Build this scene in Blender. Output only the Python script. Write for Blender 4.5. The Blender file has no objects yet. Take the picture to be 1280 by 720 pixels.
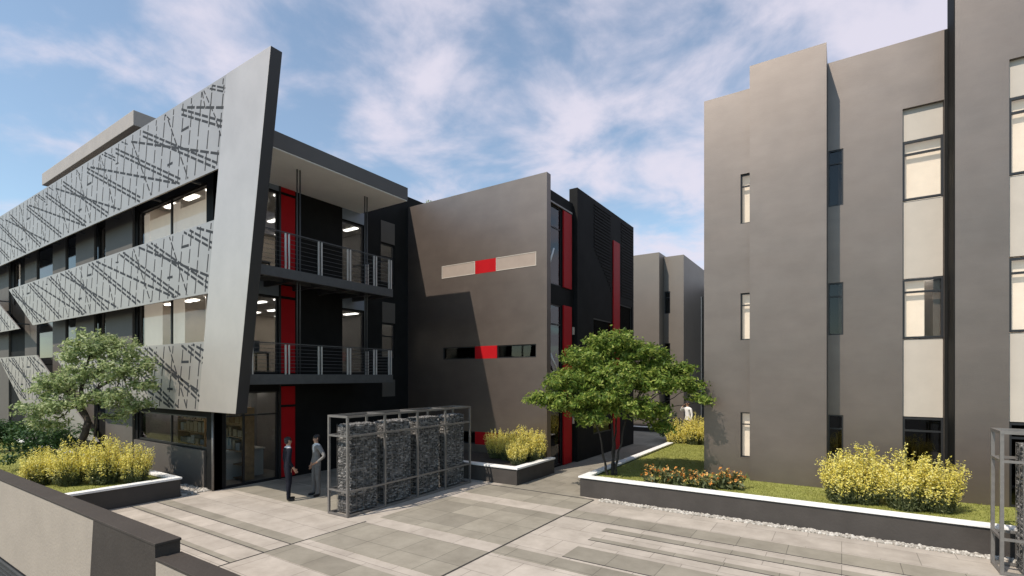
import bpy, bmesh, math, random
import numpy as np
from mathutils import Vector, Matrix

random.seed(7)
S = bpy.context.scene
C = S.collection
PI = math.pi
R = math.radians

# ------------------------------------------------------------------ camera
cam = bpy.data.cameras.new('camera')
cam.sensor_fit = 'HORIZONTAL'; cam.sensor_width = 36
cam.lens = 36 * 625.0 / 1280
cam.shift_y = 110 / 1280
cam.clip_end = 3000; cam.clip_start = 0.05
camo = bpy.data.objects.new('camera', cam); C.objects.link(camo)
camo.location = (0, 0, 3.45)
camo.rotation_euler = (R(90), 0, R(33.394))
S.camera = camo

# ------------------------------------------------------------------ light
LX, LY, LZ = 0.325, 1.0, -1.35                      # direction the sunlight travels
sun = bpy.data.lights.new('sun', 'SUN'); sun.energy = 5.0; sun.angle = R(0.5); sun.color = (1, 0.905, 0.79)
suno = bpy.data.objects.new('sun', sun); C.objects.link(suno)
suno.rotation_euler = Vector((LX, LY, LZ)).to_track_quat('-Z', 'Y').to_euler()
EL = math.atan2(-LZ, math.hypot(LX, LY)); AZ = math.atan2(-LX, -LY)

W = bpy.data.worlds.new('World'); S.world = W; W.use_nodes = True
nt = W.node_tree; nt.nodes.clear()
def wn(t, **k):
    n = nt.nodes.new(t)
    for a, b in k.items(): setattr(n, a, b)
    return n
wo = wn('ShaderNodeOutputWorld'); bg = wn('ShaderNodeBackground'); bg.inputs['Strength'].default_value = 0.085
sky = wn('ShaderNodeTexSky', sky_type='NISHITA', sun_disc=False, sun_elevation=EL, sun_rotation=AZ, air_density=1.0, dust_density=0.35, ozone_density=1.4)
tc = wn('ShaderNodeTexCoord')
sep = wn('ShaderNodeSeparateXYZ'); nt.links.new(tc.outputs['Generated'], sep.inputs[0])
mz = wn('ShaderNodeMath', operation='MAXIMUM'); nt.links.new(sep.outputs['Z'], mz.inputs[0]); mz.inputs[1].default_value = 0.0
ad = wn('ShaderNodeMath', operation='ADD'); nt.links.new(mz.outputs[0], ad.inputs[0]); ad.inputs[1].default_value = 0.22
dv = wn('ShaderNodeVectorMath', operation='DIVIDE'); nt.links.new(tc.outputs['Generated'], dv.inputs[0])
cb = wn('ShaderNodeCombineXYZ')
for i in range(3): nt.links.new(ad.outputs[0], cb.inputs[i])
nt.links.new(cb.outputs[0], dv.inputs[1])
mp = wn('ShaderNodeMapping'); mp.inputs['Location'].default_value = (5.1, 3.2, 0.4); mp.inputs['Scale'].default_value = (1.0, 1.0, 0.25)
nt.links.new(dv.outputs[0], mp.inputs['Vector'])
n1 = wn('ShaderNodeTexNoise'); n1.inputs['Scale'].default_value = 3.3; n1.inputs['Detail'].default_value = 12; n1.inputs['Roughness'].default_value = 0.55; n1.inputs['Distortion'].default_value = 0.25
nt.links.new(mp.outputs[0], n1.inputs['Vector'])
rp = wn('ShaderNodeValToRGB'); rp.color_ramp.elements[0].position = 0.38; rp.color_ramp.elements[1].position = 0.68
rp.color_ramp.interpolation = 'EASE'
rp.color_ramp.elements[0].color = (0.10, 0.10, 0.10, 1); rp.color_ramp.elements[1].color = (0.9, 0.9, 0.9, 1)
bd = wn('ShaderNodeVectorMath', operation='DOT_PRODUCT'); nt.links.new(tc.outputs['Generated'], bd.inputs[0]); bd.inputs[1].default_value = (0.835, 0.55, 0)
bm_ = wn('ShaderNodeMath', operation='MULTIPLY_ADD'); nt.links.new(bd.outputs['Value'], bm_.inputs[0]); bm_.inputs[1].default_value = 0.13; nt.links.new(n1.outputs['Fac'], bm_.inputs[2])
nt.links.new(bm_.outputs[0], rp.inputs[0])
mx = wn('ShaderNodeMix', data_type='RGBA')
# more cloud to the north (ahead) than behind the camera
vd = wn('ShaderNodeVectorMath', operation='DOT_PRODUCT'); nt.links.new(tc.outputs['Generated'], vd.inputs[0]); vd.inputs[1].default_value = (-0.45, 0.89, 0)
mr = wn('ShaderNodeMapRange'); mr.inputs['From Min'].default_value = -0.5; mr.inputs['From Max'].default_value = 0.25; mr.inputs['To Min'].default_value = 0.1
nt.links.new(vd.outputs['Value'], mr.inputs['Value'])
mm_ = wn('ShaderNodeMath', operation='MULTIPLY'); nt.links.new(rp.outputs[0], mm_.inputs[0]); nt.links.new(mr.outputs[0], mm_.inputs[1])
nt.links.new(mm_.outputs[0], mx.inputs['Factor'])
SKYG = wn('ShaderNodeMix', data_type='RGBA', blend_type='MULTIPLY'); SKYG.inputs['Factor'].default_value = 1
nt.links.new(sky.outputs[0], SKYG.inputs[6]); SKYG.inputs[7].default_value = (2.16, 2.28, 2.1, 1)
nt.links.new(SKYG.outputs[2], mx.inputs[6]); mx.inputs[7].default_value = (9.6, 9.1, 10.4, 1)
nt.links.new(mx.outputs[2], bg.inputs['Color']); nt.links.new(bg.outputs[0], wo.inputs[0])

S.view_settings.view_transform = 'Standard'; S.view_settings.look = 'None'
S.view_settings.exposure = 0.0; S.view_settings.gamma = 1; S.view_settings.use_curve_mapping = False
S.cycles.max_bounces = 7; S.cycles.transparent_max_bounces = 14
S.cycles.use_denoising = True

# ------------------------------------------------------------------ materials
def mat(name, col, rough=0.7, var=0.0, scale=3.0, bump=0.0, bscale=40.0, metal=0.0, spec=0.5, detail=6, emit=None, coord='Object', ior=None, tint=None, rvar=0, streak=0):
    m = bpy.data.materials.new(name); m.use_nodes = True
    t = m.node_tree; b = t.nodes['Principled BSDF']
    b.inputs['Base Color'].default_value = (*col, 1); b.inputs['Roughness'].default_value = rough
    b.inputs['Metallic'].default_value = metal; b.inputs['Specular IOR Level'].default_value = spec
    tcn = t.nodes.new('ShaderNodeTexCoord')
    if var:
        n = t.nodes.new('ShaderNodeTexNoise'); n.inputs['Scale'].default_value = scale; n.inputs['Detail'].default_value = detail; n.inputs['Roughness'].default_value = 0.62
        t.links.new(tcn.outputs[coord], n.inputs['Vector'])
        r = t.nodes.new('ShaderNodeValToRGB'); r.color_ramp.elements[0].position = 0.3; r.color_ramp.elements[1].position = 0.7
        r.color_ramp.elements[0].color = (*[c * (1 - var) for c in col], 1); r.color_ramp.elements[1].color = (*[min(1, c * (1 + var)) for c in col], 1)
        t.links.new(n.outputs['Fac'], r.inputs[0]); t.links.new(r.outputs[0], b.inputs['Base Color'])
        if streak:                                        # rain streaks and trowel bands
            mps = t.nodes.new('ShaderNodeMapping'); mps.inputs['Scale'].default_value = (0.8, 0.8, 0.8); t.links.new(tcn.outputs[coord], mps.inputs['Vector'])
            ns_ = t.nodes.new('ShaderNodeTexNoise'); ns_.inputs['Scale'].default_value = 1.6; ns_.inputs['Detail'].default_value = 8; t.links.new(mps.outputs[0], ns_.inputs['Vector'])
            mpb = t.nodes.new('ShaderNodeMapping'); mpb.inputs['Scale'].default_value = (0.45, 0.45, 1.3); t.links.new(tcn.outputs[coord], mpb.inputs['Vector'])
            nb_ = t.nodes.new('ShaderNodeTexNoise'); nb_.inputs['Scale'].default_value = 2.0; nb_.inputs['Detail'].default_value = 9; nb_.inputs['Roughness'].default_value = 0.7; t.links.new(mpb.outputs[0], nb_.inputs['Vector'])
            av = t.nodes.new('ShaderNodeMath'); av.operation = 'ADD'; t.links.new(ns_.outputs['Fac'], av.inputs[0]); t.links.new(nb_.outputs['Fac'], av.inputs[1])
            mrs = t.nodes.new('ShaderNodeMapRange'); mrs.inputs['From Min'].default_value = 0.7; mrs.inputs['From Max'].default_value = 1.3; mrs.inputs['To Min'].default_value = 1 - streak; mrs.inputs['To Max'].default_value = 1 + streak
            t.links.new(av.outputs[0], mrs.inputs['Value'])
            ml_ = t.nodes.new('ShaderNodeMix'); ml_.data_type = 'RGBA'; ml_.blend_type = 'MULTIPLY'; ml_.inputs['Factor'].default_value = 1
            t.links.new(r.outputs[0], ml_.inputs[6]); t.links.new(mrs.outputs[0], ml_.inputs[7]); t.links.new(ml_.outputs[2], b.inputs['Base Color'])
            ti = t.nodes.new('ShaderNodeMix'); ti.data_type = 'RGBA'; ti.blend_type = 'MULTIPLY'; ti.inputs['Factor'].default_value = 1
            ti.inputs[6].default_value = (*(tint or (1, 1, 1)), 1); t.links.new(mrs.outputs[0], ti.inputs[7]); t.links.new(ti.outputs[2], b.inputs['Specular Tint'])
    if bump:
        n2 = t.nodes.new('ShaderNodeTexNoise'); n2.inputs['Scale'].default_value = bscale; n2.inputs['Detail'].default_value = 4
        t.links.new(tcn.outputs[coord], n2.inputs['Vector'])
        bp = t.nodes.new('ShaderNodeBump'); bp.inputs['Strength'].default_value = bump; bp.inputs['Distance'].default_value = 0.02
        t.links.new(n2.outputs['Fac'], bp.inputs['Height']); t.links.new(bp.outputs[0], b.inputs['Normal'])
    if rvar:
        mpn = t.nodes.new('ShaderNodeMapping'); mpn.inputs['Scale'].default_value = (0.55, 0.55, 1.1); t.links.new(tcn.outputs[coord], mpn.inputs['Vector'])
        n3 = t.nodes.new('ShaderNodeTexNoise'); n3.inputs['Scale'].default_value = 1.4; n3.inputs['Detail'].default_value = 10; n3.inputs['Roughness'].default_value = 0.68
        t.links.new(mpn.outputs[0], n3.inputs['Vector'])
        mr3 = t.nodes.new('ShaderNodeMapRange'); mr3.inputs['From Min'].default_value = 0.3; mr3.inputs['From Max'].default_value = 0.7
        mr3.inputs['To Min'].default_value = rough - rvar; mr3.inputs['To Max'].default_value = rough + rvar
        t.links.new(n3.outputs['Fac'], mr3.inputs['Value']); t.links.new(mr3.outputs[0], b.inputs['Roughness'])
    if tint: b.inputs['Specular Tint'].default_value = (*tint, 1)
    if ior: b.inputs['IOR'].default_value = ior
    if emit:
        b.inputs['Emission Color'].default_value = (*emit[0], 1); b.inputs['Emission Strength'].default_value = emit[1]
    return m

def island_mat(name, cols, rough=0.6, trans=0.25, spec=0.3):
    m = bpy.data.materials.new(name); m.use_nodes = True
    t = m.node_tree; b = t.nodes['Principled BSDF']; out = t.nodes['Material Output']
    g = t.nodes.new('ShaderNodeNewGeometry'); r = t.nodes.new('ShaderNodeValToRGB')
    el = r.color_ramp.elements
    while len(el) < len(cols): el.new(0.5)
    for i, c in enumerate(cols):
        el[i].position = i / (len(cols) - 1); el[i].color = (*c, 1)
    t.links.new(g.outputs['Random Per Island'], r.inputs[0]); t.links.new(r.outputs[0], b.inputs['Base Color'])
    b.inputs['Roughness'].default_value = rough; b.inputs['Specular IOR Level'].default_value = spec
    if trans:
        tr = t.nodes.new('ShaderNodeBsdfTranslucent'); t.links.new(r.outputs[0], tr.inputs[0])
        ms = t.nodes.new('ShaderNodeMixShader'); ms.inputs[0].default_value = trans
        t.links.new(b.outputs[0], ms.inputs[1]); t.links.new(tr.outputs[0], ms.inputs[2]); t.links.new(ms.outputs[0], out.inputs[0])
    return m

def glass(name, tint=(0.8, 0.82, 0.82), refl=1.0, ior=1.45):
    m = bpy.data.materials.new(name); m.use_nodes = True
    t = m.node_tree; t.nodes.clear()
    o = t.nodes.new('ShaderNodeOutputMaterial'); tr = t.nodes.new('ShaderNodeBsdfTransparent'); tr.inputs[0].default_value = (*tint, 1)
    gl = t.nodes.new('ShaderNodeBsdfGlossy'); gl.inputs['Roughness'].default_value = 0.01; gl.inputs[0].default_value = (refl, refl, refl, 1)
    fr = t.nodes.new('ShaderNodeFresnel'); fr.inputs['IOR'].default_value = ior
    # slight unevenness of float glass
    tcn = t.nodes.new('ShaderNodeTexCoord'); n = t.nodes.new('ShaderNodeTexNoise'); n.inputs['Scale'].default_value = 0.9
    bp = t.nodes.new('ShaderNodeBump'); bp.inputs['Strength'].default_value = 0.03; bp.inputs['Distance'].default_value = 0.05
    t.links.new(tcn.outputs['Object'], n.inputs['Vector']); t.links.new(n.outputs['Fac'], bp.inputs['Height']); t.links.new(bp.outputs[0], gl.inputs['Normal'])
    ge = t.nodes.new('ShaderNodeNewGeometry'); iv = t.nodes.new('ShaderNodeMath'); iv.operation = 'SUBTRACT'; iv.inputs[0].default_value = 1.0; t.links.new(ge.outputs['Backfacing'], iv.inputs[1])
    ml = t.nodes.new('ShaderNodeMath'); ml.operation = 'MULTIPLY'; t.links.new(fr.outputs[0], ml.inputs[0]); t.links.new(iv.outputs[0], ml.inputs[1])
    ms = t.nodes.new('ShaderNodeMixShader'); t.links.new(ml.outputs[0], ms.inputs[0]); t.links.new(tr.outputs[0], ms.inputs[1]); t.links.new(gl.outputs[0], ms.inputs[2])
    t.links.new(ms.outputs[0], o.inputs[0])
    return m

def paving(name, col, tx, ty, var=0.12, joint=0.55, off=0.0, rot=0):
    """tiles laid in world XY, with stains and joints"""
    m = bpy.data.materials.new(name); m.use_nodes = True
    t = m.node_tree; b = t.nodes['Principled BSDF']
    tcn = t.nodes.new('ShaderNodeTexCoord'); mpn = t.nodes.new('ShaderNodeMapping'); mpn.inputs['Rotation'].default_value = (0, 0, rot)
    t.links.new(tcn.outputs['Object'], mpn.inputs['Vector'])
    br = t.nodes.new('ShaderNodeTexBrick'); br.offset = off; br.inputs['Scale'].default_value = 1
    br.inputs['Brick Width'].default_value = tx; br.inputs['Row Height'].default_value = ty
    br.inputs['Mortar Size'].default_value = 0.008; br.inputs['Mortar Smooth'].default_value = 0.3; br.inputs['Bias'].default_value = 0
    br.inputs['Color1'].default_value = (*[c * (1 - var) for c in col], 1); br.inputs['Color2'].default_value = (*[c * (1 + var) for c in col], 1)
    br.inputs['Mortar'].default_value = (*[c * joint for c in col], 1)
    t.links.new(mpn.outputs[0], br.inputs['Vector'])
    n = t.nodes.new('ShaderNodeTexNoise'); n.inputs['Scale'].default_value = 1.3; n.inputs['Detail'].default_value = 10; n.inputs['Roughness'].default_value = 0.7
    t.links.new(tcn.outputs['Object'], n.inputs['Vector'])
    rr = t.nodes.new('ShaderNodeValToRGB'); rr.color_ramp.elements[0].position = 0.25; rr.color_ramp.elements[1].position = 0.75
    rr.color_ramp.elements[0].color = (0.70, 0.69, 0.67, 1); rr.color_ramp.elements[1].color = (1.18, 1.18, 1.18, 1)
    t.links.new(n.outputs['Fac'], rr.inputs[0])
    mxx = t.nodes.new('ShaderNodeMix'); mxx.data_type = 'RGBA'; mxx.blend_type = 'MULTIPLY'; mxx.inputs['Factor'].default_value = 1
    t.links.new(br.outputs['Color'], mxx.inputs[6]); t.links.new(rr.outputs[0], mxx.inputs[7]); t.links.new(mxx.outputs[2], b.inputs['Base Color'])
    b.inputs['Roughness'].default_value = 0.75; b.inputs['Specular IOR Level'].default_value = 0.3
    n2 = t.nodes.new('ShaderNodeTexNoise'); n2.inputs['Scale'].default_value = 60; t.links.new(tcn.outputs['Object'], n2.inputs['Vector'])
    bp = t.nodes.new('ShaderNodeBump'); bp.inputs['Strength'].default_value = 0.15; bp.inputs['Distance'].default_value = 0.01
    t.links.new(n2.outputs['Fac'], bp.inputs['Height']); t.links.new(bp.outputs[0], b.inputs['Normal'])
    return m

M = dict(
    render=mat('taupe_render', (0.037, 0.0265, 0.022), 0.46, 0.22, 0.8, 0.10, 30, spec=0.5, detail=14, ior=2.4, tint=(1, 0.865, 0.765), rvar=0.02, streak=0.08),
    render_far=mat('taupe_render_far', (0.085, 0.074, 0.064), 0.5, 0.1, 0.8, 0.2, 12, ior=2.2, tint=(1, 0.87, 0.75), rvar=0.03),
    charcoal=mat('charcoal_render', (0.0115, 0.0115, 0.0112), 0.7, 0.25, 1.2, 0.2, 14, spec=0.12),
    panel=mat('grey_cladding', (0.095, 0.084, 0.073), 0.6, 0.08, 1.0, spec=0.3),
    screen=mat('screen_metal', (0.53, 0.47, 0.425), 0.46, 0.07, 0.8, metal=0.7, spec=0.5),
    ribbon=mat('ribbon_metal', (0.40, 0.362, 0.33), 0.46, 0.08, 0.8, metal=0.65),
    finside=mat('fin_edge_dark', (0.02, 0.02, 0.022), 0.4, 0.1, 2),
    slot=mat('slot_dark', (0.012, 0.013, 0.015), 0.7, 0.2, 3),
    frame=mat('black_aluminium', (0.015, 0.015, 0.017), 0.4, 0.1, 5),
    slotpanel=mat('pale_slot_panel', (0.33, 0.262, 0.215), 0.6, 0.06, 2),
    louvre=mat('black_louvre', (0.012, 0.012, 0.013), 0.7, 0.2, 4, spec=0.15),
    red=mat('red_panel', (0.40, 0.008, 0.012), 0.5, 0.08, 2, spec=0.12),
    tan=mat('tan_panel', (0.47, 0.42, 0.36), 0.55, 0.05, 2),
    bluegrey=mat('blue_grey_panel', (0.19, 0.23, 0.28), 0.35, 0.05, 2),
    blind=mat('cream_blind', (0.78, 0.70, 0.61), 0.9, 0.06, 3, emit=((1.0, 0.88, 0.75), 0.28)),  # weak glow added to the cream so the blinds look lit
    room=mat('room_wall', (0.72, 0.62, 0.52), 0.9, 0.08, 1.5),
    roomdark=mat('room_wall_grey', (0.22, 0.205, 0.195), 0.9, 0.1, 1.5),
    ceil=mat('room_ceiling', (0.62, 0.60, 0.57), 0.9, 0.03, 3),
    floor=mat('room_floor', (0.20, 0.18, 0.16), 0.6, 0.1, 3),
    lamp=mat('ceiling_lamp', (0.9, 0.9, 0.9), 0.5, emit=((1, 0.95, 0.88), 7.5)),
    soffit=mat('soffit_paint', (0.86, 0.87, 0.84), 0.7, 0.04, 1.5),
    fascia=mat('fascia_grey', (0.10, 0.097, 0.094), 0.6, 0.06, 2, spec=0.2),
    roofbox=mat('roof_box_render', (0.34, 0.30, 0.265), 0.55, 0.07, 1.2),
    steel=mat('galvanised_steel', (0.21, 0.197, 0.185), 0.45, 0.15, 9, metal=0.5),
    steeldark=mat('dark_steel', (0.075, 0.078, 0.08), 0.5, 0.12, 6, metal=0.3),
    steelbright=mat('bright_steel', (0.62, 0.61, 0.58), 0.35, 0.08, 8, metal=0.4),
    white=mat('white_coping', (0.80, 0.79, 0.77), 0.6, 0.07, 2.5, 0.15, 30),
    planter=mat('planter_render', (0.062, 0.055, 0.050), 0.7, 0.14, 1.6, 0.2, 18, spec=0.2),
    beige=mat('beige_render', (0.335, 0.285, 0.232), 0.7, 0.07, 1.3, 0.3, 18),
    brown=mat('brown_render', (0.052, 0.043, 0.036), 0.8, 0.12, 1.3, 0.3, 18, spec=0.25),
    soil=mat('soil', (0.04, 0.03, 0.022), 0.95, 0.3, 8, 0.6, 30),
    asphalt=mat('asphalt', (0.05, 0.05, 0.05), 0.9, 0.2, 4, 0.4, 80),
    ground=mat('ground_far', (0.16, 0.15, 0.13), 0.9, 0.2, 0.3),
    joint=mat('joint_and_step_shade', (0.03, 0.028, 0.026), 0.9, 0.2, 5),  # also colours the painted step shade along the strips
    pale=paving('pale_paving', (0.415, 0.37, 0.32), 1.22, 0.78, 0.08, 0.55, 0.5),
    darkpave=paving('grey_paving', (0.275, 0.251, 0.205), 0.915, 0.88, 0.15, 0.5, 0.0),
    darkstrip=paving('grey_strip', (0.275, 0.251, 0.205), 0.9, 4.0, 0.12, 0.5, 0.0),
    path=paving('path_paving', (0.275, 0.251, 0.205), 0.74, 0.9, 0.12, 0.5, 0.5),
    bark=mat('bark', (0.05, 0.037, 0.027), 0.9, 0.35, 14, 0.8, 40),
    barkdark=mat('bark_dark', (0.028, 0.023, 0.02), 0.9, 0.3, 14, 0.8, 40),
    grass=mat('lawn', (0.24, 0.25, 0.055), 0.9, 0.22, 3.5, 0.8, 90),
    blade=island_mat('grass_blade', [(0.19, 0.21, 0.04), (0.26, 0.28, 0.06), (0.33, 0.33, 0.09)], 0.7, 0.45),
    leaf=island_mat('leaf_green', [(0.055, 0.105, 0.016), (0.13, 0.205, 0.032), (0.24, 0.32, 0.055), (0.40, 0.44, 0.11)], 0.5, 0.45),
    leafgrey=island_mat('leaf_olive', [(0.12, 0.17, 0.06), (0.25, 0.32, 0.12), (0.38, 0.45, 0.20), (0.56, 0.60, 0.34)], 0.5, 0.45),
    leafdark=island_mat('leaf_dark', [(0.018, 0.05, 0.014), (0.035, 0.085, 0.02), (0.07, 0.13, 0.035)], 0.5, 0.25),
    stem=island_mat('shrub_stem', [(0.06, 0.075, 0.03), (0.11, 0.13, 0.05), (0.17, 0.18, 0.09)], 0.6, 0.25),
    bloom=island_mat('yellow_bloom', [(0.56, 0.48, 0.09), (0.84, 0.74, 0.16), (0.90, 0.81, 0.25), (0.90, 0.85, 0.42)], 0.6, 0.45),
    orange=island_mat('orange_bloom', [(0.60, 0.17, 0.04), (0.78, 0.36, 0.08), (0.85, 0.56, 0.22), (0.75, 0.62, 0.16)], 0.6, 0.3),
    stone=island_mat('gabion_stone', [(0.04, 0.039, 0.037), (0.085, 0.082, 0.078), (0.14, 0.135, 0.13), (0.28, 0.265, 0.25)], 0.8, 0),
    pebble=island_mat('pebble', [(0.22, 0.20, 0.17), (0.38, 0.35, 0.31), (0.55, 0.52, 0.47)], 0.8, 0),
    skin=mat('skin', (0.42, 0.24, 0.16), 0.5, 0.05, 20),
    hair=mat('hair', (0.012, 0.010, 0.010), 0.5, 0.2, 40),
    navy=mat('navy_suit', (0.014, 0.015, 0.022), 0.8, 0.2, 12, spec=0.1),
    greysuit=mat('grey_suit', (0.21, 0.20, 0.19), 0.8, 0.12, 12, spec=0.1),
    greytrouser=mat('grey_trousers', (0.15, 0.148, 0.145), 0.8, 0.12, 12, spec=0.1),
    shirt=mat('white_shirt', (0.72, 0.71, 0.69), 0.8, 0.05, 12, spec=0.1),
    shoe=mat('black_shoe', (0.01, 0.01, 0.01), 0.35, 0.2, 12),
    blacktr=mat('black_trousers', (0.02, 0.02, 0.022), 0.8, 0.2, 12, spec=0.1),
    wood=mat('shelf_wood', (0.36, 0.22, 0.11), 0.6, 0.25, 6),
    deskwhite=mat('desk_white', (0.62, 0.60, 0.57), 0.5, 0.05, 4),
    screenblue=mat('monitor_screen', (0.10, 0.20, 0.24), 0.2, 0.1, 4),
    boxes=island_mat('shelf_contents', [(0.30, 0.20, 0.11), (0.45, 0.36, 0.24), (0.20, 0.20, 0.2), (0.5, 0.46, 0.4)], 0.7, 0),
)
M['glass'] = glass('window_glass', (0.82, 0.84, 0.84), 0.9, 1.5)
M['glassdark'] = glass('tinted_glass', (0.42, 0.43, 0.44), 0.9, 1.5)
M['glassmid'] = glass('grey_glass', (0.62, 0.63, 0.63), 0.9, 1.5)
M['clearglass'] = glass('clear_glass', (0.93, 0.92, 0.90), 0.8, 1.35)
M['blackglass'] = mat('black_glass', (0.008, 0.009, 0.011), 0.06, 0.1, 2, spec=0.5)

# ------------------------------------------------------------------ helpers
class MB:
    def __init__(s): s.v = []; s.f = []; s.m = []
    def box(s, x0, x1, y0, y1, z0, z1, mi=0):
        x0, x1 = sorted((x0, x1)); y0, y1 = sorted((y0, y1)); z0, z1 = sorted((z0, z1))
        b = len(s.v)
        s.v += [(x0, y0, z0), (x1, y0, z0), (x1, y1, z0), (x0, y1, z0), (x0, y0, z1), (x1, y0, z1), (x1, y1, z1), (x0, y1, z1)]
        for q in ((0, 3, 2, 1), (4, 5, 6, 7), (0, 1, 5, 4), (1, 2, 6, 5), (2, 3, 7, 6), (3, 0, 4, 7)):
            s.f.append(tuple(b + i for i in q)); s.m.append(mi)
        return s
    def prism(s, poly, y0, y1, mi=0, side=None):           # polygon in XZ (counter-clockwise seen from -Y), extruded in Y
        side = mi if side is None else side
        b = len(s.v); n = len(poly)
        s.v += [(x, y0, z) for x, z in poly] + [(x, y1, z) for x, z in poly]
        s.f.append(tuple(b + i for i in range(n))); s.m.append(mi)
        s.f.append(tuple(b + n + i for i in reversed(range(n)))); s.m.append(side)
        for i in range(n):
            j = (i + 1) % n
            s.f.append((b + j, b + i, b + n + i, b + n + j)); s.m.append(side)
        return s
    def tube(s, pts, rad, n=8, mi=0, caps=True):
        pts = [Vector(p) for p in pts]
        if not hasattr(rad, '__len__'): rad = [rad] * len(pts)
        rings = []; up = None
        for i, p in enumerate(pts):
            d = (pts[min(i + 1, len(pts) - 1)] - pts[max(i - 1, 0)]).normalized()
            if up is None:
                a = Vector((0, 0, 1)) if abs(d.z) < 0.9 else Vector((1, 0, 0))
                up = d.cross(a).normalized()
            up = (up - d * up.dot(d)).normalized(); w = d.cross(up)
            b = len(s.v); rings.append(b)
            for k in range(n):
                a = 2 * PI * k / n
                q = p + (up * math.cos(a) + w * math.sin(a)) * rad[i]
                s.v.append(tuple(q))
        for a, b in zip(rings, rings[1:]):
            for k in range(n):
                k2 = (k + 1) % n
                s.f.append((a + k, a + k2, b + k2, b + k)); s.m.append(mi)
        if caps:
            s.f.append(tuple(rings[0] + k for k in reversed(range(n)))); s.m.append(mi)
            s.f.append(tuple(rings[-1] + k for k in range(n))); s.m.append(mi)
        return s
    def bar(s, a, b, w, mi=0, h=None):                      # square bar between two points
        a, b = Vector(a), Vector(b); d = (b - a).normalized()
        u = Vector((0, 0, 1)) if abs(d.z) < 0.9 else Vector((1, 0, 0))
        x = d.cross(u).normalized(); y = x.cross(d)
        h = w if h is None else h
        k = len(s.v)
        for p in (a, b):
            for i, j in ((-1, -1), (1, -1), (1, 1), (-1, 1)): s.v.append(tuple(p + x * i * w / 2 + y * j * h / 2))
        for q in ((0, 1, 2, 3), (7, 6, 5, 4), (4, 5, 1, 0), (5, 6, 2, 1), (6, 7, 3, 2), (7, 4, 0, 3)):
            s.f.append(tuple(k + i for i in q)); s.m.append(mi)
        return s
    def build(s, name, mats, parent=None, smooth=False, bevel=0.0):
        if not isinstance(mats, (list, tuple)): mats = [mats]
        me = bpy.data.meshes.new(name); me.from_pydata(s.v, [], s.f)
        for m in mats: me.materials.append(m)
        me.polygons.foreach_set('material_index', s.m)
        if smooth: me.polygons.foreach_set('use_smooth', [True] * len(me.polygons))
        me.update()
        return put(name, me, parent, bevel)

def put(name, me, parent=None, bevel=0.0):
    o = bpy.data.objects.new(name, me); C.objects.link(o)
    if parent is not None:
        o.parent = parent
        loc = parent.location if parent.type == 'EMPTY' else Vector((0, 0, 0))
        o.matrix_parent_inverse = Matrix.Translation(-Vector(loc))
        if parent.parent is not None:          # parent is a part whose mesh is already in world coordinates
            o.matrix_parent_inverse = Matrix.Identity(4)
    if bevel:
        bv = o.modifiers.new('bevel', 'BEVEL'); bv.width = bevel; bv.segments = 2; bv.limit_method = 'ANGLE'; bv.angle_limit = R(40)
    return o
def np_mesh(name, V, F, mats, parent=None, mi=None):
    me = bpy.data.meshes.new(name); me.from_pydata(V.tolist() if hasattr(V, 'tolist') else V, [], F.tolist() if hasattr(F, 'tolist') else F)
    if not isinstance(mats, (list, tuple)): mats = [mats]
    for m in mats: me.materials.append(m)
    if mi is not None: me.polygons.foreach_set('material_index', mi)
    me.update()
    return put(name, me, parent)
def tag(o, label, cat, group=None, kind=None):
    o['label'] = label; o['category'] = cat
    if group: o['group'] = group
    if kind: o['kind'] = kind
    return o
def thing(name, loc, label, cat, group=None):
    o = bpy.data.objects.new(name, None); o.empty_display_size = 0.3; C.objects.link(o); o.location = loc
    return tag(o, label, cat, group)
def struct(o, kind='structure'):
    o['kind'] = kind; return o
def dup(root, loc, rz=0, sc=1.0, label=None):
    r = root.copy(); C.objects.link(r); r.location = loc; r.rotation_euler = (0, 0, rz); r.scale = (sc, sc, sc)
    if label: r['label'] = label
    def rec(a, b):
        for ch in list(a.children):
            if ch == b: continue
            c = ch.copy(); C.objects.link(c); c.parent = b; rec(ch, c)
    rec(root, r)
    return r

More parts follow.
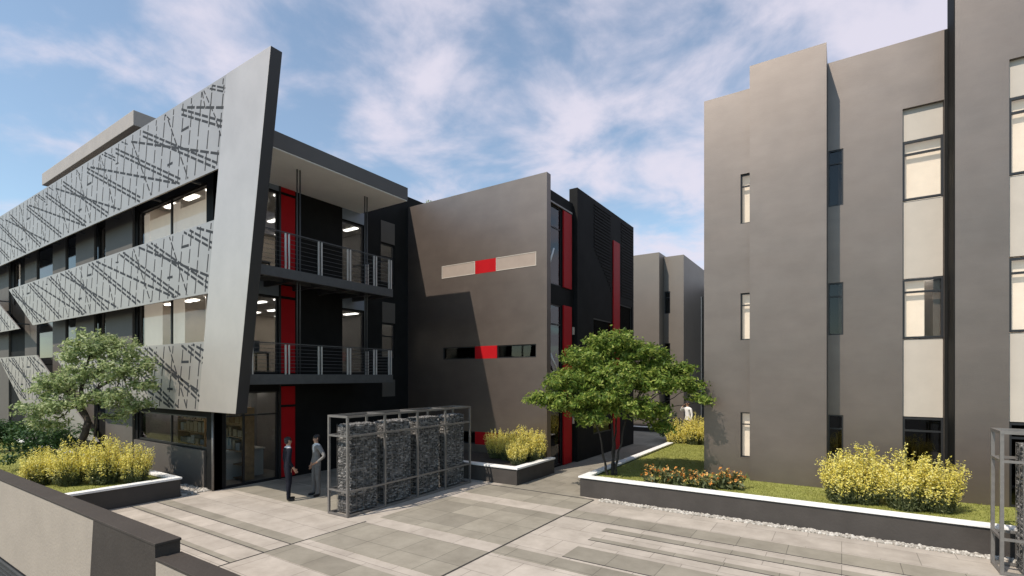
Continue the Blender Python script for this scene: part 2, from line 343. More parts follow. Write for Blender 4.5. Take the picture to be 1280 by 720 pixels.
# oriented facade helper: axis 'y' faces -Y at Y=c (u is X); axis 'x' faces +X at X=c (u is Y); depth d goes into the building
def fbox(mb, ax, c, d0, d1, u0, u1, z0, z1, mi=0):
    if ax == 'y': mb.box(u0, u1, c + d0, c + d1, z0, z1, mi)
    else: mb.box(c - d1, c - d0, u0, u1, z0, z1, mi)
    return mb
def holed_wall(mb, ax, c, th, u0, u1, z0, z1, holes, mi=0):
    us = sorted({u0, u1, *[min(max(h[i], u0), u1) for h in holes for i in (0, 1)]})
    zs = sorted({z0, z1, *[min(max(h[i], z0), z1) for h in holes for i in (2, 3)]})
    def P(d, u, z): return (u, c + d, z) if ax == 'y' else (c - d, u, z)
    def hole(i, j):
        if i < 0 or j < 0 or i >= len(us) - 1 or j >= len(zs) - 1: return True
        um, zm = (us[i] + us[i + 1]) / 2, (zs[j] + zs[j + 1]) / 2
        return any(h[0] < um < h[1] and h[2] < zm < h[3] for h in holes)
    def quad(*p):
        b = len(mb.v); mb.v += p; mb.f.append((b, b + 1, b + 2, b + 3)); mb.m.append(mi)
    for i in range(len(us) - 1):
        for j in range(len(zs) - 1):
            if hole(i, j): continue
            a, b, e, g = us[i], us[i + 1], zs[j], zs[j + 1]
            quad(P(0, a, e), P(0, b, e), P(0, b, g), P(0, a, g)); quad(P(th, a, e), P(th, a, g), P(th, b, g), P(th, b, e))
            if hole(i - 1, j): quad(P(0, a, e), P(0, a, g), P(th, a, g), P(th, a, e))
            if hole(i + 1, j): quad(P(0, b, e), P(th, b, e), P(th, b, g), P(0, b, g))
            if hole(i, j - 1): quad(P(0, a, e), P(th, a, e), P(th, b, e), P(0, b, e))
            if hole(i, j + 1): quad(P(0, a, g), P(0, b, g), P(th, b, g), P(th, a, g))
    return mb
def window(parent, ax, c, u0, u1, z0, z1, d=0.07, fw=0.05, transoms=(), mullions=(), gm='glass', blind=None, name='window', blindmat='blind'):
    f = MB()
    dd = 0.07
    fbox(f, ax, c, d, d + dd, u0, u0 + fw, z0, z1); fbox(f, ax, c, d, d + dd, u1 - fw, u1, z0, z1)
    fbox(f, ax, c, d, d + dd, u0 + fw, u1 - fw, z0, z0 + fw); fbox(f, ax, c, d, d + dd, u0 + fw, u1 - fw, z1 - fw, z1)
    for t in transoms: fbox(f, ax, c, d + 0.005, d + dd - 0.005, u0 + fw, u1 - fw, t - fw / 2, t + fw / 2)
    for t in mullions: fbox(f, ax, c, d + 0.002, d + dd - 0.002, t - fw / 2, t + fw / 2, z0 + fw, z1 - fw)
    w = f.build(name, M['frame'], parent)
    g = MB(); fbox(g, ax, c, d + 0.03, d + 0.042, u0 + fw - 0.01, u1 - fw + 0.01, z0 + fw - 0.01, z1 - fw + 0.01); g.build('pane', M[gm], w)
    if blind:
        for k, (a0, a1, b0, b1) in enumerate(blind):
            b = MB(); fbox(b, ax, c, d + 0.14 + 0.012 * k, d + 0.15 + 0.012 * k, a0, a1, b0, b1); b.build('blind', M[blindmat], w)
    return w

# ================================================================== GROUND
g = MB(); g.box(-400, 400, 3.3, 900, -0.6, -0.012); struct(g.build('ground', M['ground']))
g = MB(); g.box(-400, 400, -400, 3.25, -1.9, -1.6); struct(g.build('street', M['asphalt']))
g = MB(); g.box(-16.2, 14, 3.44, 13.5, -0.3, 0.0); struct(g.build('plaza_paving', M['pale']))
def sheet(name, m, rects, z=0.004):
    b = MB()
    for x0, x1, y0, y1 in rects: b.box(x0, x1, y0, y1, -0.05, z)
    return struct(b.build(name, M[m]))
sheet('grey_paving', 'darkpave', [(-9.4, -5.77, 11.64, 12.84), (-9.4, -5.77, 8.41, 11.02), (-9.4, -5.77, 6.45, 7.93), (-9.4, -5.77, 5.48, 6.1)])
sheet('grey_paving_strips', 'darkstrip', [(-5.72, 14, 11.0, 11.64), (-4.46, 14, 10.4, 10.66), (-4.46, 14, 9.69, 9.88), (-4.46, 14, 8.52, 9.2), (-5.72, 14, 7.93, 8.41),
      (-15.7, -9.44, 6.08, 6.38), (-15.7, -9.44, 5.5, 5.63), (-15.7, -9.44, 4.85, 4.98), (-15.6, -10.95, 8.02, 9.6)], 0.0035)
sheet('entrance_paving', 'darkpave', [(-15.7, -10.95, 9.63, 15.6)], 0.0038)
sheet('joints_and_step_shade', 'joint', [(-5.765, -5.725, 3.5, 12.84), (-9.435, -9.405, 3.5, 8.0), (-9.4, -5.77, 12.845, 12.9)] + [(a, b, y - 0.022, y - 0.002) for a, b, y in ((-4.46, 14, 10.4), (-4.46, 14, 9.69), (-4.46, 14, 8.52), (-5.72, 14, 11.0), (-15.7, -9.44, 6.08), (-15.7, -9.44, 5.5), (-15.7, -9.44, 4.85))], 0.006)  # joints, plus dark lines painting the shade of step edges along the strips
g = MB(); g.box(-9.0, -6.1, 12.9, 60, -0.3, 0.006); struct(g.build('path', M['path']))
g = MB(); g.box(-30, -9.0, 24.7, 60, -0.3, 0.002); struct(g.build('back_yard_paving', M['path']))

# pebble strips (nobody could count them)
def pebbles(name, x0, x1, y0, y1, n, z=0.0, s=(0.018, 0.045), mt='pebble'):
    rng = np.random.default_rng(len(name) + n)
    bm = bmesh.new(); bmesh.ops.create_icosphere(bm, subdivisions=1, radius=1)
    bv = np.array([v.co[:] for v in bm.verts]); bf = np.array([[v.index for v in f.verts] for f in bm.faces]); bm.free()
    V = []; F = []
    for i in range(n):
        sc = rng.uniform(*s) * np.array([1, rng.uniform(.7, 1.1), rng.uniform(.5, .8)])
        p = np.array([rng.uniform(x0, x1), rng.uniform(y0, y1), z + sc[2] * 0.5])
        V.append(bv * sc * (1 + rng.uniform(-.12, .12, (len(bv), 1))) + p); F.append(bf + i * len(bv))
    return np_mesh(name, np.vstack(V), np.vstack(F), M[mt])
struct(pebbles('gravel', -5.6, 9, 12.8, 13.04, 3200), 'stuff')
struct(pebbles('gravel_bed', -17.4, -15.85, 6.8, 7.55, 900, s=(0.025, 0.055)), 'stuff')

# ================================================================== LEFT BUILDING
LB = thing('office_building', (-25, 7.6, 0), 'black three storey office clad with pierced metal ribbons and leaning pale fin', 'building')
WY = 7.6; EX = -15.75
winF = [(-21.13, -16.17, 7.2, 9.36), (-21.13, -16.17, 4.1, 6.25), (-21.13, -16.17, 1.2, 2.2)]
paneF = [(-24.68, -23.86, z0, z1) for z0, z1 in ((7.2, 9.36), (4.1, 6.25))] + [(-36.6, -35.5, 7.2, 9.36)]
w = MB(); holed_wall(w, 'y', WY, 0.25, -48, EX, 0, 11.25, winF + paneF); w.build('front_wall', M['charcoal'], LB)
# cladding panels between the dark glazed bays
for a, b in ((-34.3, -32.4), (-30.06, -28.37), (-27.09, -25.02), (-23.84, -21.34), (-40.5, -37.2)):
    p = MB(); p.box(a, b, WY - 0.09, WY - 0.003, 0.3, 10.9); p.build('cladding_panel', M['panel'], LB, bevel=0.01)
for a, b in ((-32.4, -30.06), (-28.37, -27.09), (-25.02, -24.70)):
    for z0, z1 in ((7.1, 9.4), (4.0, 6.3), (0.7, 2.9)):
        p = MB(); p.box(a + 0.06, b - 0.06, WY - 0.03, WY - 0.003, z0, z1); p.build('dark_glazing', M['blackglass'], LB)
p = MB(); p.box(-21.3, -16.2, WY - 0.06, WY - 0.003, 0.0, 1.17); p.build('spandrel', M['panel'], LB)
# windows
for k, (a, b, z0, z1) in enumerate(winF):
    bl = None
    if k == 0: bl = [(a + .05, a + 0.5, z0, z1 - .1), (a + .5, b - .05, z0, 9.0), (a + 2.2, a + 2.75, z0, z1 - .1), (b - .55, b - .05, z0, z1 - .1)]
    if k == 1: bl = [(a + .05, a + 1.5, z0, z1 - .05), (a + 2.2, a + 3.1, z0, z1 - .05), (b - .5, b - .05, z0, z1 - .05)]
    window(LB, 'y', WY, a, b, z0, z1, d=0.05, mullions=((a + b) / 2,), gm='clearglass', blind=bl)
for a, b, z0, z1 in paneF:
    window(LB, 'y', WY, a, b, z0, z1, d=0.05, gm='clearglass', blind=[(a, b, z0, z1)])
# east wall with its openings
glE = [(7.95, 9.68, 0.02, 2.95), (7.95, 9.68, 3.55, 6.1), (7.95, 9.68, 6.65, 9.62),
       (12.24, 13.27, 3.55, 6.0), (12.24, 13.27, 6.65, 9.36), (14.13, 14.88, 7.3, 8.93), (14.2, 14.9, 4.2, 5.63)]
w = MB(); holed_wall(w, 'x', EX, 0.2, WY + 0.003, 21.9, 0, 11.25, glE); w.build('side_wall', M['charcoal'], LB)
for a, b, z0, z1 in glE:
    tr = (8.4,) if 7.3 == z0 else ((5.1,) if z0 == 4.2 else ())
    if z0 == 0.02:
        window(LB, 'x', EX, a, b, z0, z1, d=0.05, transoms=(2.2,), mullions=(8.55,), gm='glass', name='entrance_door')
    else:
        window(LB, 'x', EX, a, b, z0, z1, d=0.05, transoms=tr, gm='glassmid')
for z0, z1, b0, b1 in ((6.12, 6.55, 7.95, 9.68), (9.64, 9.98, 7.95, 9.68), (6.03, 6.55, 12.24, 13.27), (9.4, 9.86, 12.24, 13.27)):
    p = MB(); fbox(p, 'x', EX, -0.02, 0.0, b0, b1, z0, z1); p.build('spandrel', M['bluegrey'], LB)
for a, b, z0, z1 in ((14.13, 14.88, 8.96, 9.84), (14.2, 14.9, 5.66, 6.5), (14.2, 14.9, 2.6, 3.3)):
    p = MB(); fbox(p, 'x', EX, -0.02, 0, a, b, z0, z1); p.build('grey_panel', M['panel'], LB)
for z0, z1 in ((0.05, 2.4), (2.48, 3.1), (3.55, 6.05), (6.15, 6.5), (6.65, 9.55), (9.65, 10.05)):
    p = MB(); fbox(p, 'x', EX, -0.05, 0.0, 9.74, 10.26, z0, z1); p.build('red_panel', M['red'], LB, bevel=0.008)
p = MB(); fbox(p, 'x', EX, -0.06, 0.0, 9.68, 9.74, 0, 10.08); p.build('mullion', M['frame'], LB)
p = MB(); p.tube([(EX + 0.03, WY - 0.03, 0), (EX + 0.03, WY - 0.03, 2.5)], 0.035, 10); p.build('corner_post', M['steel'], LB, True)
# body behind the walls: floor slabs, back walls, roof
p = MB()
for z0, z1 in ((-0.2, 0.006), (3.1, 3.5), (6.25, 6.6), (10.4, 10.9)): p.box(-47.8, EX - 0.22, WY + 0.27, 21.8, z0, z1)
p.build('floor_slab', M['floor'], LB)
for z in (3.09, 6.24, 10.0):
    p = MB(); p.box(-22.4, EX - 0.23, WY + 0.28, 15.3, z - 0.02, z); p.build('ceiling', M['ceil'], LB)
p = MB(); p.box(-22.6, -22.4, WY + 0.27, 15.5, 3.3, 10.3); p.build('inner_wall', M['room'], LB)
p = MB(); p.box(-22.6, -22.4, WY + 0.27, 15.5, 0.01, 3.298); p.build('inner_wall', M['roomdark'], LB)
p = MB(); p.box(-22.4, EX - 0.21, 15.3, 15.5, 0.01, 10.3); p.build('inner_wall', M['roomdark'], LB)
p = MB(); p.box(-19.2, -19.1, 10.6, 15.3, 0.01, 3.07); p.box(-18.4, EX - 0.25, 10.45, 10.55, 0.01, 3.07)
p.build('partition', M['roomdark'], LB)
lm = 0
for z in (3.06, 6.21, 9.97):
    for x in (-16.7, -18.2, -19.8, -21.4):
        for y in (8.8, 10.4, 12.0, 13.3, 14.6):
            p = MB(); p.box(x - 0.4, x + 0.4, y - 0.09, y + 0.09, z - 0.03, z); p.build('ceiling_lamp', M['lamp'], LB)
p = MB(); p.box(-48, -47.8, WY + 0.25, 21.9, 0, 11.2); p.box(-48, EX, 21.9, 22.1, 0, 11.2); p.build('rear_wall', M['charcoal'], LB)
p = MB(); p.box(-47.8, EX - 0.2, 7.85, 21.9, 10.9, 11.0); p.build('roof', M['fascia'], LB)
# overhanging roof with pale soffit
rf = MB(); rf.box(EX + 0.003, -13.17, 7.22, 13.1, 9.83, 10.29); ro = rf.build('overhanging_roof', M['fascia'], LB, bevel=0.01)
p = MB(); p.box(EX + 0.02, -13.19, 7.24, 13.08, 9.805, 9.828); p.build('soffit', M['soffit'], ro)
# roof lantern behind the ribbons
p = MB(); p.box(-34.5, -23.2, 8.2, 16, 13.3, 13.9); ro = p.build('lantern_roof', M['roofbox'], LB, bevel=0.02)
p = MB(); p.box(-33.8, -25.2, 8.9, 15.5, 10.9, 13.28); p.build('lantern_wall', M['roofbox'], LB)
p = MB(); p.box(-25.18, -24.0, 8.95, 15.4, 11.0, 13.25); p.build('lantern_glazing', M['blackglass'], LB)
# pale leaning fin
fin = [(-15.16, 2.46), (-13.16, 2.46), (-11.55, 11.46), (-13.62, 11.46)]
p = MB(); p.prism(fin, 6.9, 7.2, 0, 1); p.build('leaning_fin', [M['screen'], M['finside']], LB, bevel=0.006)

# pierced ribbons
def clip(seg, poly):
    (x0, z0), (x1, z1) = seg; t0, t1 = 0.0, 1.0; n = len(poly); dx, dz = x1 - x0, z1 - z0
    for i in range(n):
        ax, az = poly[i]; bx, bz = poly[(i + 1) % n]
        nx, nz = -(bz - az), bx - ax                       # inside is left of a CCW edge
        dn = nx * dx + nz * dz; q = nx * (x0 - ax) + nz * (z0 - az)
        if abs(dn) < 1e-9:
            if q < 0: return None
            continue
        t = -q / dn
        if dn > 0: t0 = max(t0, t)
        else: t1 = min(t1, t)
        if t0 >= t1: return None
    return (x0 + dx * t0, z0 + dz * t0), (x0 + dx * t1, z0 + dz * t1)
def inset(poly, d):
    c = (sum(p[0] for p in poly) / len(poly), sum(p[1] for p in poly) / len(poly)); out = []
    n = len(poly); L = []
    for i in range(n):
        ax, az = poly[i]; bx, bz = poly[(i + 1) % n]; l = math.hypot(bx - ax, bz - az)
        nx, nz = -(bz - az) / l, (bx - ax) / l
        L.append((ax + nx * d, az + nz * d, bx - ax, bz - az))
    for i in range(n):
        x1, z1, a, b = L[i - 1]; x2, z2, e, f = L[i]
        den = a * f - b * e; t = ((x2 - x1) * f - (z2 - z1) * e) / den
        out.append((x1 + a * t, z1 + b * t))
    return out
PER = 7.54
lines = []      # (x0,z0,x1,z1,width,dash,gap,double)
for sx0, sz0, sx1, sz1 in ((-2.4, 1.08, 2.3, -1.04), (-4.6, 1.08, 0.2, -1.02), (-7.3, 1.02, -2.6, -1.0)):
    for off in (0.075, -0.075): lines.append((sx0, sz0 + off, sx1, sz1 + off, 0.068, 0.36, 0.08))
lines.append((-3.3, 1.06, 3.3, -1.02, 0.072, 0.5, 0.11)); lines.append((-6.95, 1.05, -0.1, -1.0, 0.072, 0.46, 0.11))
lines.append((-0.62, 1.03, 0.64, -1.02, 0.052, 0.3, 0.09)); lines.append((-3.2, 1.0, -1.8, -1.02, 0.052, 0.3, 0.09)); lines.append((-5.3, 0.2, -4.7, -1.0, 0.05, 0.26, 0.09))
for i in range(13):
    xx = -6.9 + i * 0.585 + (0.06 if i % 3 == 0 else 0)
    lines.append((xx - 0.19, -1.02, xx + 0.19, 1.04, 0.044, 0.40 + 0.05 * (i % 3), 0.09))
lines += [(0.23, 0.46, 0.68, 0.46, 0.075, 9, 0), (-0.67, -0.34, -0.33, -0.34, 0.075, 9, 0), (-4.6, 0.62, -4.35, 0.60, 0.045, 9, 0)]
top_extra = [(1.1, 1.62, 2.9, 0.85, 0.05, 0.34, 0.09), (1.1, 1.52, 2.9, 0.75, 0.05, 0.34, 0.09), (0.82, 1.35, 1.16, 1.29, 0.055, 9, 0), (1.3, 1.6, 2.2, 0.3, 0.04, 0.26, 0.09),
             (-1.3, 1.6, -0.5, 1.0, 0.045, .3, .08), (-4.9, 1.6, -3.6, 1.05, 0.045, .3, .08), (-6.2, 1.6, -5.9, 0.7, 0.04, .26, .09)] + \
            [(-6.9 + i * 0.585 + 0.19, 1.08, -6.9 + i * 0.585 + 0.29, 1.6, 0.044, 0.3, 0.1) for i in range(13)]
def ribbon(poly, hz, extra=False):
    p = MB(); p.prism(poly, 6.903, 6.95); pan = p.build('facade_ribbon', M['ribbon'], LB)
    s = MB(); q = inset(poly, 0.06)
    for k in range(-1, 6):
        hx = -16.39 - PER * k
        for (x0, z0, x1, z1, wd, da, ga) in lines + (top_extra if extra else []):
            L = math.hypot(x1 - x0, z1 - z0); t = 0.0; ux, uz = (x1 - x0) / L, (z1 - z0) / L
            while t < L - 0.04:
                e = min(t + da, L)
                c = clip(((hx + x0 + ux * t, hz + z0 + uz * t), (hx + x0 + ux * e, hz + z0 + uz * e)), q)
                if c:
                    (a, b), (d, e2) = c; nx, nz = -uz * wd / 2, ux * wd / 2
                    s.prism([(a - nx, b - nz), (d - nx, e2 - nz), (d + nx, e2 + nz), (a + nx, b + nz)], 6.8995 - 0.0004 * random.random(), 6.913)
                t = e + ga
    o = s.build('slots', M['slot'], pan); o['kind'] = 'stuff'
    p = MB(); n = len(poly)
    return pan
ribbon([(-46, 9.05), (-14.02, 9.05), (-13.54, 11.45), (-46, 11.62)], 10.17, True)
ribbon([(-30.32, 5.73), (-14.60, 5.73), (-14.20, 7.70), (-34.2, 7.70)], 6.76)
ribbon([(-23.8, 2.44), (-15.08, 2.46), (-14.73, 4.41), (-27.63, 4.41)], 3.40)
ribbon([(-30.1, 1.05), (-22.6, 1.05), (-29.8, 4.38), (-36.0, 4.38)], 3.40)
ribbon([(-46, 5.68), (-32.4, 5.68), (-37.4, 7.70), (-46, 7.70)], 6.76)
for z0 in (9.3, 11.2, 6.0, 7.4, 2.7, 4.1):
    for x in (-43, -40, -37, -33.5, -29, -26, -22.5, -19, -16.3):
        if z0 in (2.7,) and x < -23: continue
        if z0 == 4.1 and x < -26: continue
        if z0 == 6.0 and -33 < x < -30: continue
        p = MB(); p.box(x - 0.03, x + 0.03, 6.955, WY - 0.1, z0 - 0.03, z0 + 0.03); p.build('ribbon_bracket', M['steeldark'], LB)

# balconies
for zf in (3.5, 6.6):
    bal = MB(); bal.box(-15.74, -13.72, 7.24, 12.68, zf - 0.06, zf - 0.02); bp_ = bal.build('balcony', M['steeldark'], LB)
    e = MB(); e.box(-13.72, -13.6, 7.24, 12.78, zf - 0.29, zf + 0.0); e.box(-15.74, -13.723, 12.68, 12.78, zf - 0.29, zf + 0.0)
    e.box(-15.74, -13.723, 7.24, 7.34, zf - 0.29, zf)
    e.build('edge_beam', M['steeldark'], bp_, bevel=0.008)
    j = MB()
    for y in (8.2, 9.2, 10.2, 11.2, 12.2): j.box(-15.74, -13.725, y - 0.05, y + 0.05, zf - 0.24, zf - 0.063)
    j.box(-14.75, -14.65, 7.35, 12.67, zf - 0.2, zf - 0.066)
    j.build('joist', M['steeldark'], bp_)
    hh = 0.9 if zf < 4 else 1.07
    rl = MB(); rl.bar((-13.66, 7.3, zf + hh), (-13.66, 12.73, zf + hh), 0.04, h=0.03); rl.bar((-13.66, 12.73, zf + hh), (-15.74, 12.73, zf + hh), 0.04, h=0.03)
    rl.build('handrail', M['steeldark'], bp_)
    wv = MB()
    for k in range(8):
        z = zf + 0.1 + k * (hh - 0.15) / 7
        wv.tube([(-13.66, 7.3, z), (-13.66, 12.73, z)], 0.007, 5); wv.tube([(-13.66, 12.73, z), (-15.74, 12.73, z)], 0.007, 5)
    wv.build('rail_wires', M['steeldark'], bp_)
    for (x, y) in ((-13.66, 7.55), (-13.66, 8.65), (-13.66, 9.76), (-13.66, 10.86), (-13.66, 11.97), (-13.66, 12.66), (-14.9, 12.73)):
        ps = MB()
        if y < 12.7:
            for s_ in (-0.055, 0.055): ps.box(x + 0.01, x + 0.055, y + s_ - 0.016, y + s_ + 0.016, zf - 0.02, zf + hh - 0.03)
        else:
            for s_ in (-0.055, 0.055): ps.box(x + s_ - 0.016, x + s_ + 0.016, y - 0.055, y - 0.01, zf - 0.02, zf + hh - 0.03)
        ps.build('rail_post', M['steelbright'], bp_)
for (x, y) in ((-13.98, 9.25), (-14.08, 11.95)):
    p = MB()
    for s_ in (-0.05, 0.05): p.tube([(x, y + s_, 3.45), (x, y + s_, 9.82)], 0.022, 8)
    p.build('hanger_rod', M['steeldark'], LB, True)

# furniture seen through the glass
d = thing('reception_desk', (-17.3, 9.1, 0.006), 'white reception desk behind the entrance glazing', 'desk')
p = MB(); p.box(-17.6, -16.9, 8.5, 9.9, 0.9, 0.95); p.build('desk_top', M['deskwhite'], d, bevel=0.01)
p = MB(); p.box(-17.0, -16.95, 8.55, 9.85, 0.01, 0.9); p.box(-17.55, -17.0, 8.55, 8.6, 0.01, 0.9); p.box(-17.55, -17.0, 9.8, 9.85, 0.01, 0.9); p.build('front_panel', M['deskwhite'], d)
d = thing('computer_monitor', (-17.3, 9.2, 0.95), 'computer monitor with bluish screen on the reception desk', 'monitor')
p = MB(); p.box(-17.34, -17.3, 8.85, 9.45, 1.1, 1.48); p.build('display', M['screenblue'], d, bevel=0.01)
p = MB(); p.box(-17.36, -17.33, 9.12, 9.18, 0.97, 1.2); p.box(-17.42, -17.25, 9.02, 9.28, 0.952, 0.97); p.build('stand', M['frame'], d)
def office_desk(x, y, z, label):
    d = thing('office_desk', (x, y, z), label, 'desk', 'desks inside the left office')
    p = MB(); p.box(x - 0.4, x + 0.4, y - 0.75, y + 0.75, z + 0.71, z + 0.75); p.build('desk_top', M['deskwhite'], d)
    for sx in (-0.36, 0.36):
        for sy in (-0.7, 0.7):
            p = MB(); p.box(x + sx - 0.025, x + sx + 0.025, y + sy - 0.025, y + sy + 0.025, z, z + 0.71); p.build('leg', M['steel'], d)
    p = MB(); p.box(x - 0.02, x + 0.02, y - 0.6, y + 0.6, z + 0.752, z + 1.15); p.build('divider', M['bluegrey'], d)
office_desk(-16.6, 8.9, 3.502, 'white desk with divider behind the first floor corner glazing')
office_desk(-18.3, 9.3, 3.502, 'white desk deeper in the first floor office behind the corner desk')
office_desk(-16.7, 9.0, 6.602, 'white desk with divider behind the top floor corner glazing')
for (x0, label) in ((-20.9, 'tall wooden shelf of boxes at the left of the ground floor window'), (-18.4, 'tall wooden shelf of boxes at the right of the ground floor window')):
    d = thing('storage_shelf', (x0 + 1.0, 9.0, 0.006), label, 'shelf', 'shelves behind the ground floor window')
    p = MB(); p.box(x0, x0 + 0.04, 8.8, 9.2, 0.01, 2.4); p.box(x0 + 2.0, x0 + 2.04, 8.8, 9.2, 0.01, 2.4); p.box(x0 + 0.04, x0 + 2.0, 9.18, 9.2, 0.01, 2.4); p.build('case', M['wood'], d)
    for z in (0.05, 0.5, 0.95, 1.4, 1.85, 2.36):
        p = MB(); p.box(x0 + 0.04, x0 + 2.0, 8.8, 9.18, z, z + 0.03); p.build('shelf_board', M['wood'], d)
    p = MB()
    for z in (0.98, 1.43, 1.88):
        x = x0 + 0.1
        while x < x0 + 1.75:
            wd = random.uniform(0.12, 0.34); p.box(x, x + wd, 8.86, 9.14, z, z + random.uniform(0.18, 0.38)); x += wd + random.uniform(0.01, 0.12)
    p.build('stored_boxes', M['boxes'], d)

# ================================================================== MIDDLE BUILDING
MBD = thing('stair_building', (-12, 20, 0), 'taupe rendered block with slot windows and red accents between the two offices', 'building')
GY = 15.67; GX = -8.83
strips = [(-13.8, -9.27, 7.47, 7.98), (-13.75, -9.28, 4.13, 4.62), (-13.75, -9.28, 0.77, 1.26)]
w = MB(); holed_wall(w, 'y', GY, 0.28, EX + 0.003, GX, 0, 10.78, strips); w.build('end_wall', M['render'], MBD)
for k, (a, b, z0, z1) in enumerate(strips):
    if k == 0:
        
        for q0, q1 in ((a, -12.07), (-11.06, b)):
            p = MB(); p.box(q0 + 0.002, q1 - 0.002, GY - 0.003, GY + 0.1, z0 + 0.002, z1 - 0.002); sp = p.build('pale_panel', M['slotpanel'], MBD)
            p = MB(); p.box(q0, q1, GY - 0.012, GY - 0.004, z0, z0 + 0.025); p.box(q0, q1, GY - 0.012, GY - 0.004, z1 - 0.025, z1); p.box(q0, q0 + 0.025, GY - 0.012, GY - 0.004, z0 + 0.026, z1 - 0.026); p.box(q1 - 0.025, q1, GY - 0.012, GY - 0.004, z0 + 0.026, z1 - 0.026)
            p.build('trim', M['tan'], sp)
    else:
        for q0, q1 in ((a, -12.07), (-11.02, b)): window(MBD, 'y', GY, q0, q1, z0, z1, d=0.03, fw=0.04, gm='glassdark', name='slot_window')
    p = MB(); p.box(-12.07, -11.06 if k == 0 else -11.02, GY - 0.004, GY + 0.1, z0, z1); p.build('red_panel', M['red'], MBD)
RX = -9.0
# recessed glazed bay
w = MB(); holed_wall(w, 'x', RX, 0.2, GY + 0.283, 18.1, 0, 10.36, [(16.0, 17.15, 6.88, 9.86), (16.0, 17.15, 0.05, 6.15)]); w.build('bay_wall', M['charcoal'], MBD)
window(MBD, 'x', RX, 16.0, 17.15, 6.88, 9.86, d=0.03, transoms=(9.05,), gm='glassdark')
window(MBD, 'x', RX, 16.0, 17.15, 0.05, 6.15, d=0.03, transoms=(3.0, 5.4), gm='glassdark')
for z0, z1 in ((6.88, 9.84), (0.02, 6.18)):
    p = MB(); fbox(p, 'x', RX, -0.06, 0.0, 17.2, 17.88, z0, z1); p.build('red_panel', M['red'], MBD, bevel=0.008)
p = MB(); fbox(p, 'x', RX, -0.07, 0.0, 16.0, 17.9, 9.87, 9.93); p.build('head_flashing', M['steel'], MBD)
for z in (5.1, 1.55):
    p = MB(); fbox(p, 'x', RX, -0.09, -0.062, 17.92, 18.06, z, z + 0.3); p.build('wall_plate', M['tan'], MBD)
for a, b in (((RX + 0.05, 16.06, 7.55), (RX + 0.05, 16.4, 8.2)), ((RX + 0.05, 16.06, 4.35), (RX + 0.05, 16.7, 3.65))):
    p = MB(); p.tube([a, b], 0.035, 8); p.build('stay_rod', M['white'], MBD, True)
# screen wall
SXW = GX
holesS = [(19.71, 21.8, 4.47, 5.94), (22.75, 24.4, 4.2, 6.9), (19.71, 21.8, 0.95, 1.48)]
w = MB(); holed_wall(w, 'x', SXW, 0.36, 18.15, 24.62, 0, 11.0, holesS); w.build('screen_wall', M['charcoal'], MBD)
for h_ in holesS:
    window(MBD, 'x', SXW, *h_[:2], *h_[2:], d=0.04, gm='glassdark', blind=[(h_[0], h_[1], h_[2], h_[3])], blindmat='panel')
p = MB(); fbox(p, 'x', SXW, -0.05, 0, 21.84, 22.63, 0.02, 9.72); p.build('red_panel', M['red'], MBD, bevel=0.01)
p = MB()
for k in range(26):
    z = 7.3 + k * 0.138
    fbox(p, 'x', SXW, -0.03, 0.0, 19.75 + (0 if z > 8.9 else min(1.9, (8.9 - z) * 1.25)), 21.6, z, z + 0.05)
p.build('louvre_grille', M['louvre'], MBD)
p = MB()
for k in range(26): fbox(p, 'x', SXW, -0.03, 0.0, 22.9, 24.5, 7.3 + k * 0.138, 7.35 + k * 0.138)
p.build('louvre_grille', M['louvre'], MBD)
p = MB(); p.box(-15.7, RX - 0.21, GY + 0.29, 18.1, 9.9, 10.3); p.box(-15.7, -9.2, 18.15, 24.6, 9.9, 10.3); p.build('roof', M['fascia'], MBD)
p = MB(); p.box(-15.74, -9.2, 24.4, 24.6, 0, 9.9); p.build('inner_wall', M['roomdark'], MBD)
p = MB(); p.box(-15.6, -9.25, 16.4, 16.5, 0.01, 9.89); p.box(-10.6, -10.5, 16.51, 17.9, 0.01, 9.89); p.build('inner_wall', M['charcoal'], MBD)
p = MB()
for z in (3.2, 6.4): p.box(-15.7, RX - 0.21, GY + 0.29, 17.9, z - 0.2, z)
p.build('floor_slab', M['floor'], MBD)

# ================================================================== RIGHT BUILDING
RB = thing('slab_building', (2, 18, 0.5), 'tall taupe rendered building of stepped slabs on the lawn at the right', 'building')
def solid(parent, x0, x1, y0, y1, z0, z1, holes, m='render', name='facade_slab'):
    b = MB(); holed_wall(b, 'y', y0, 0.3, x0, x1, z0, z1, holes)
    b.box(x0, x0 + 0.25, y0 + 0.301, y1, z0, z1); b.box(x1 - 0.25, x1, y0 + 0.301, y1, z0, z1); b.box(x0 + 0.25, x1 - 0.25, y0 + 0.301, y1, z1 - 0.3, z1 - 0.02)
    return b.build(name, M[m], parent, bevel=0)
AY, BY, CY, DY = 15.9, 15.5, 16.4, 15.5
hA = [(-2.47, -2.19, z0, z1) for z0, z1 in ((7.9, 9.35), (4.5, 5.87), (1.08, 2.39))]
solid(RB, -3.49, -2.175, AY, 26, 0.3, 11.79, hA)
solid(RB, -2.17, -0.33, BY, 26, 0.3, 12.21, [])
hC = [(-0.31, 0.04, z0, z1) for z0, z1 in ((8.13, 9.68), (4.58, 6.02), (1.3, 2.38))] + [(1.32, 2.14, 0.45, 10.37)]
solid(RB, -0.325, 2.215, CY, 26, 0.3, 12.12, hC)
solid(RB, 2.22, 9.5, DY, 16.5, 0.3, 14.2, [(3.14, 4.1, 0.45, 10.55), (6.2, 7.1, 0.45, 10.55)])
p = MB(); p.box(2.3, 9.5, 25.7, 26, 0.3, 12); p.box(9.25, 9.5, 16.51, 25.69, 0.3, 12); p.box(2.3, 9.24, 16.51, 25.69, 11.7, 12); p.build('rear_block', M['render'], RB)
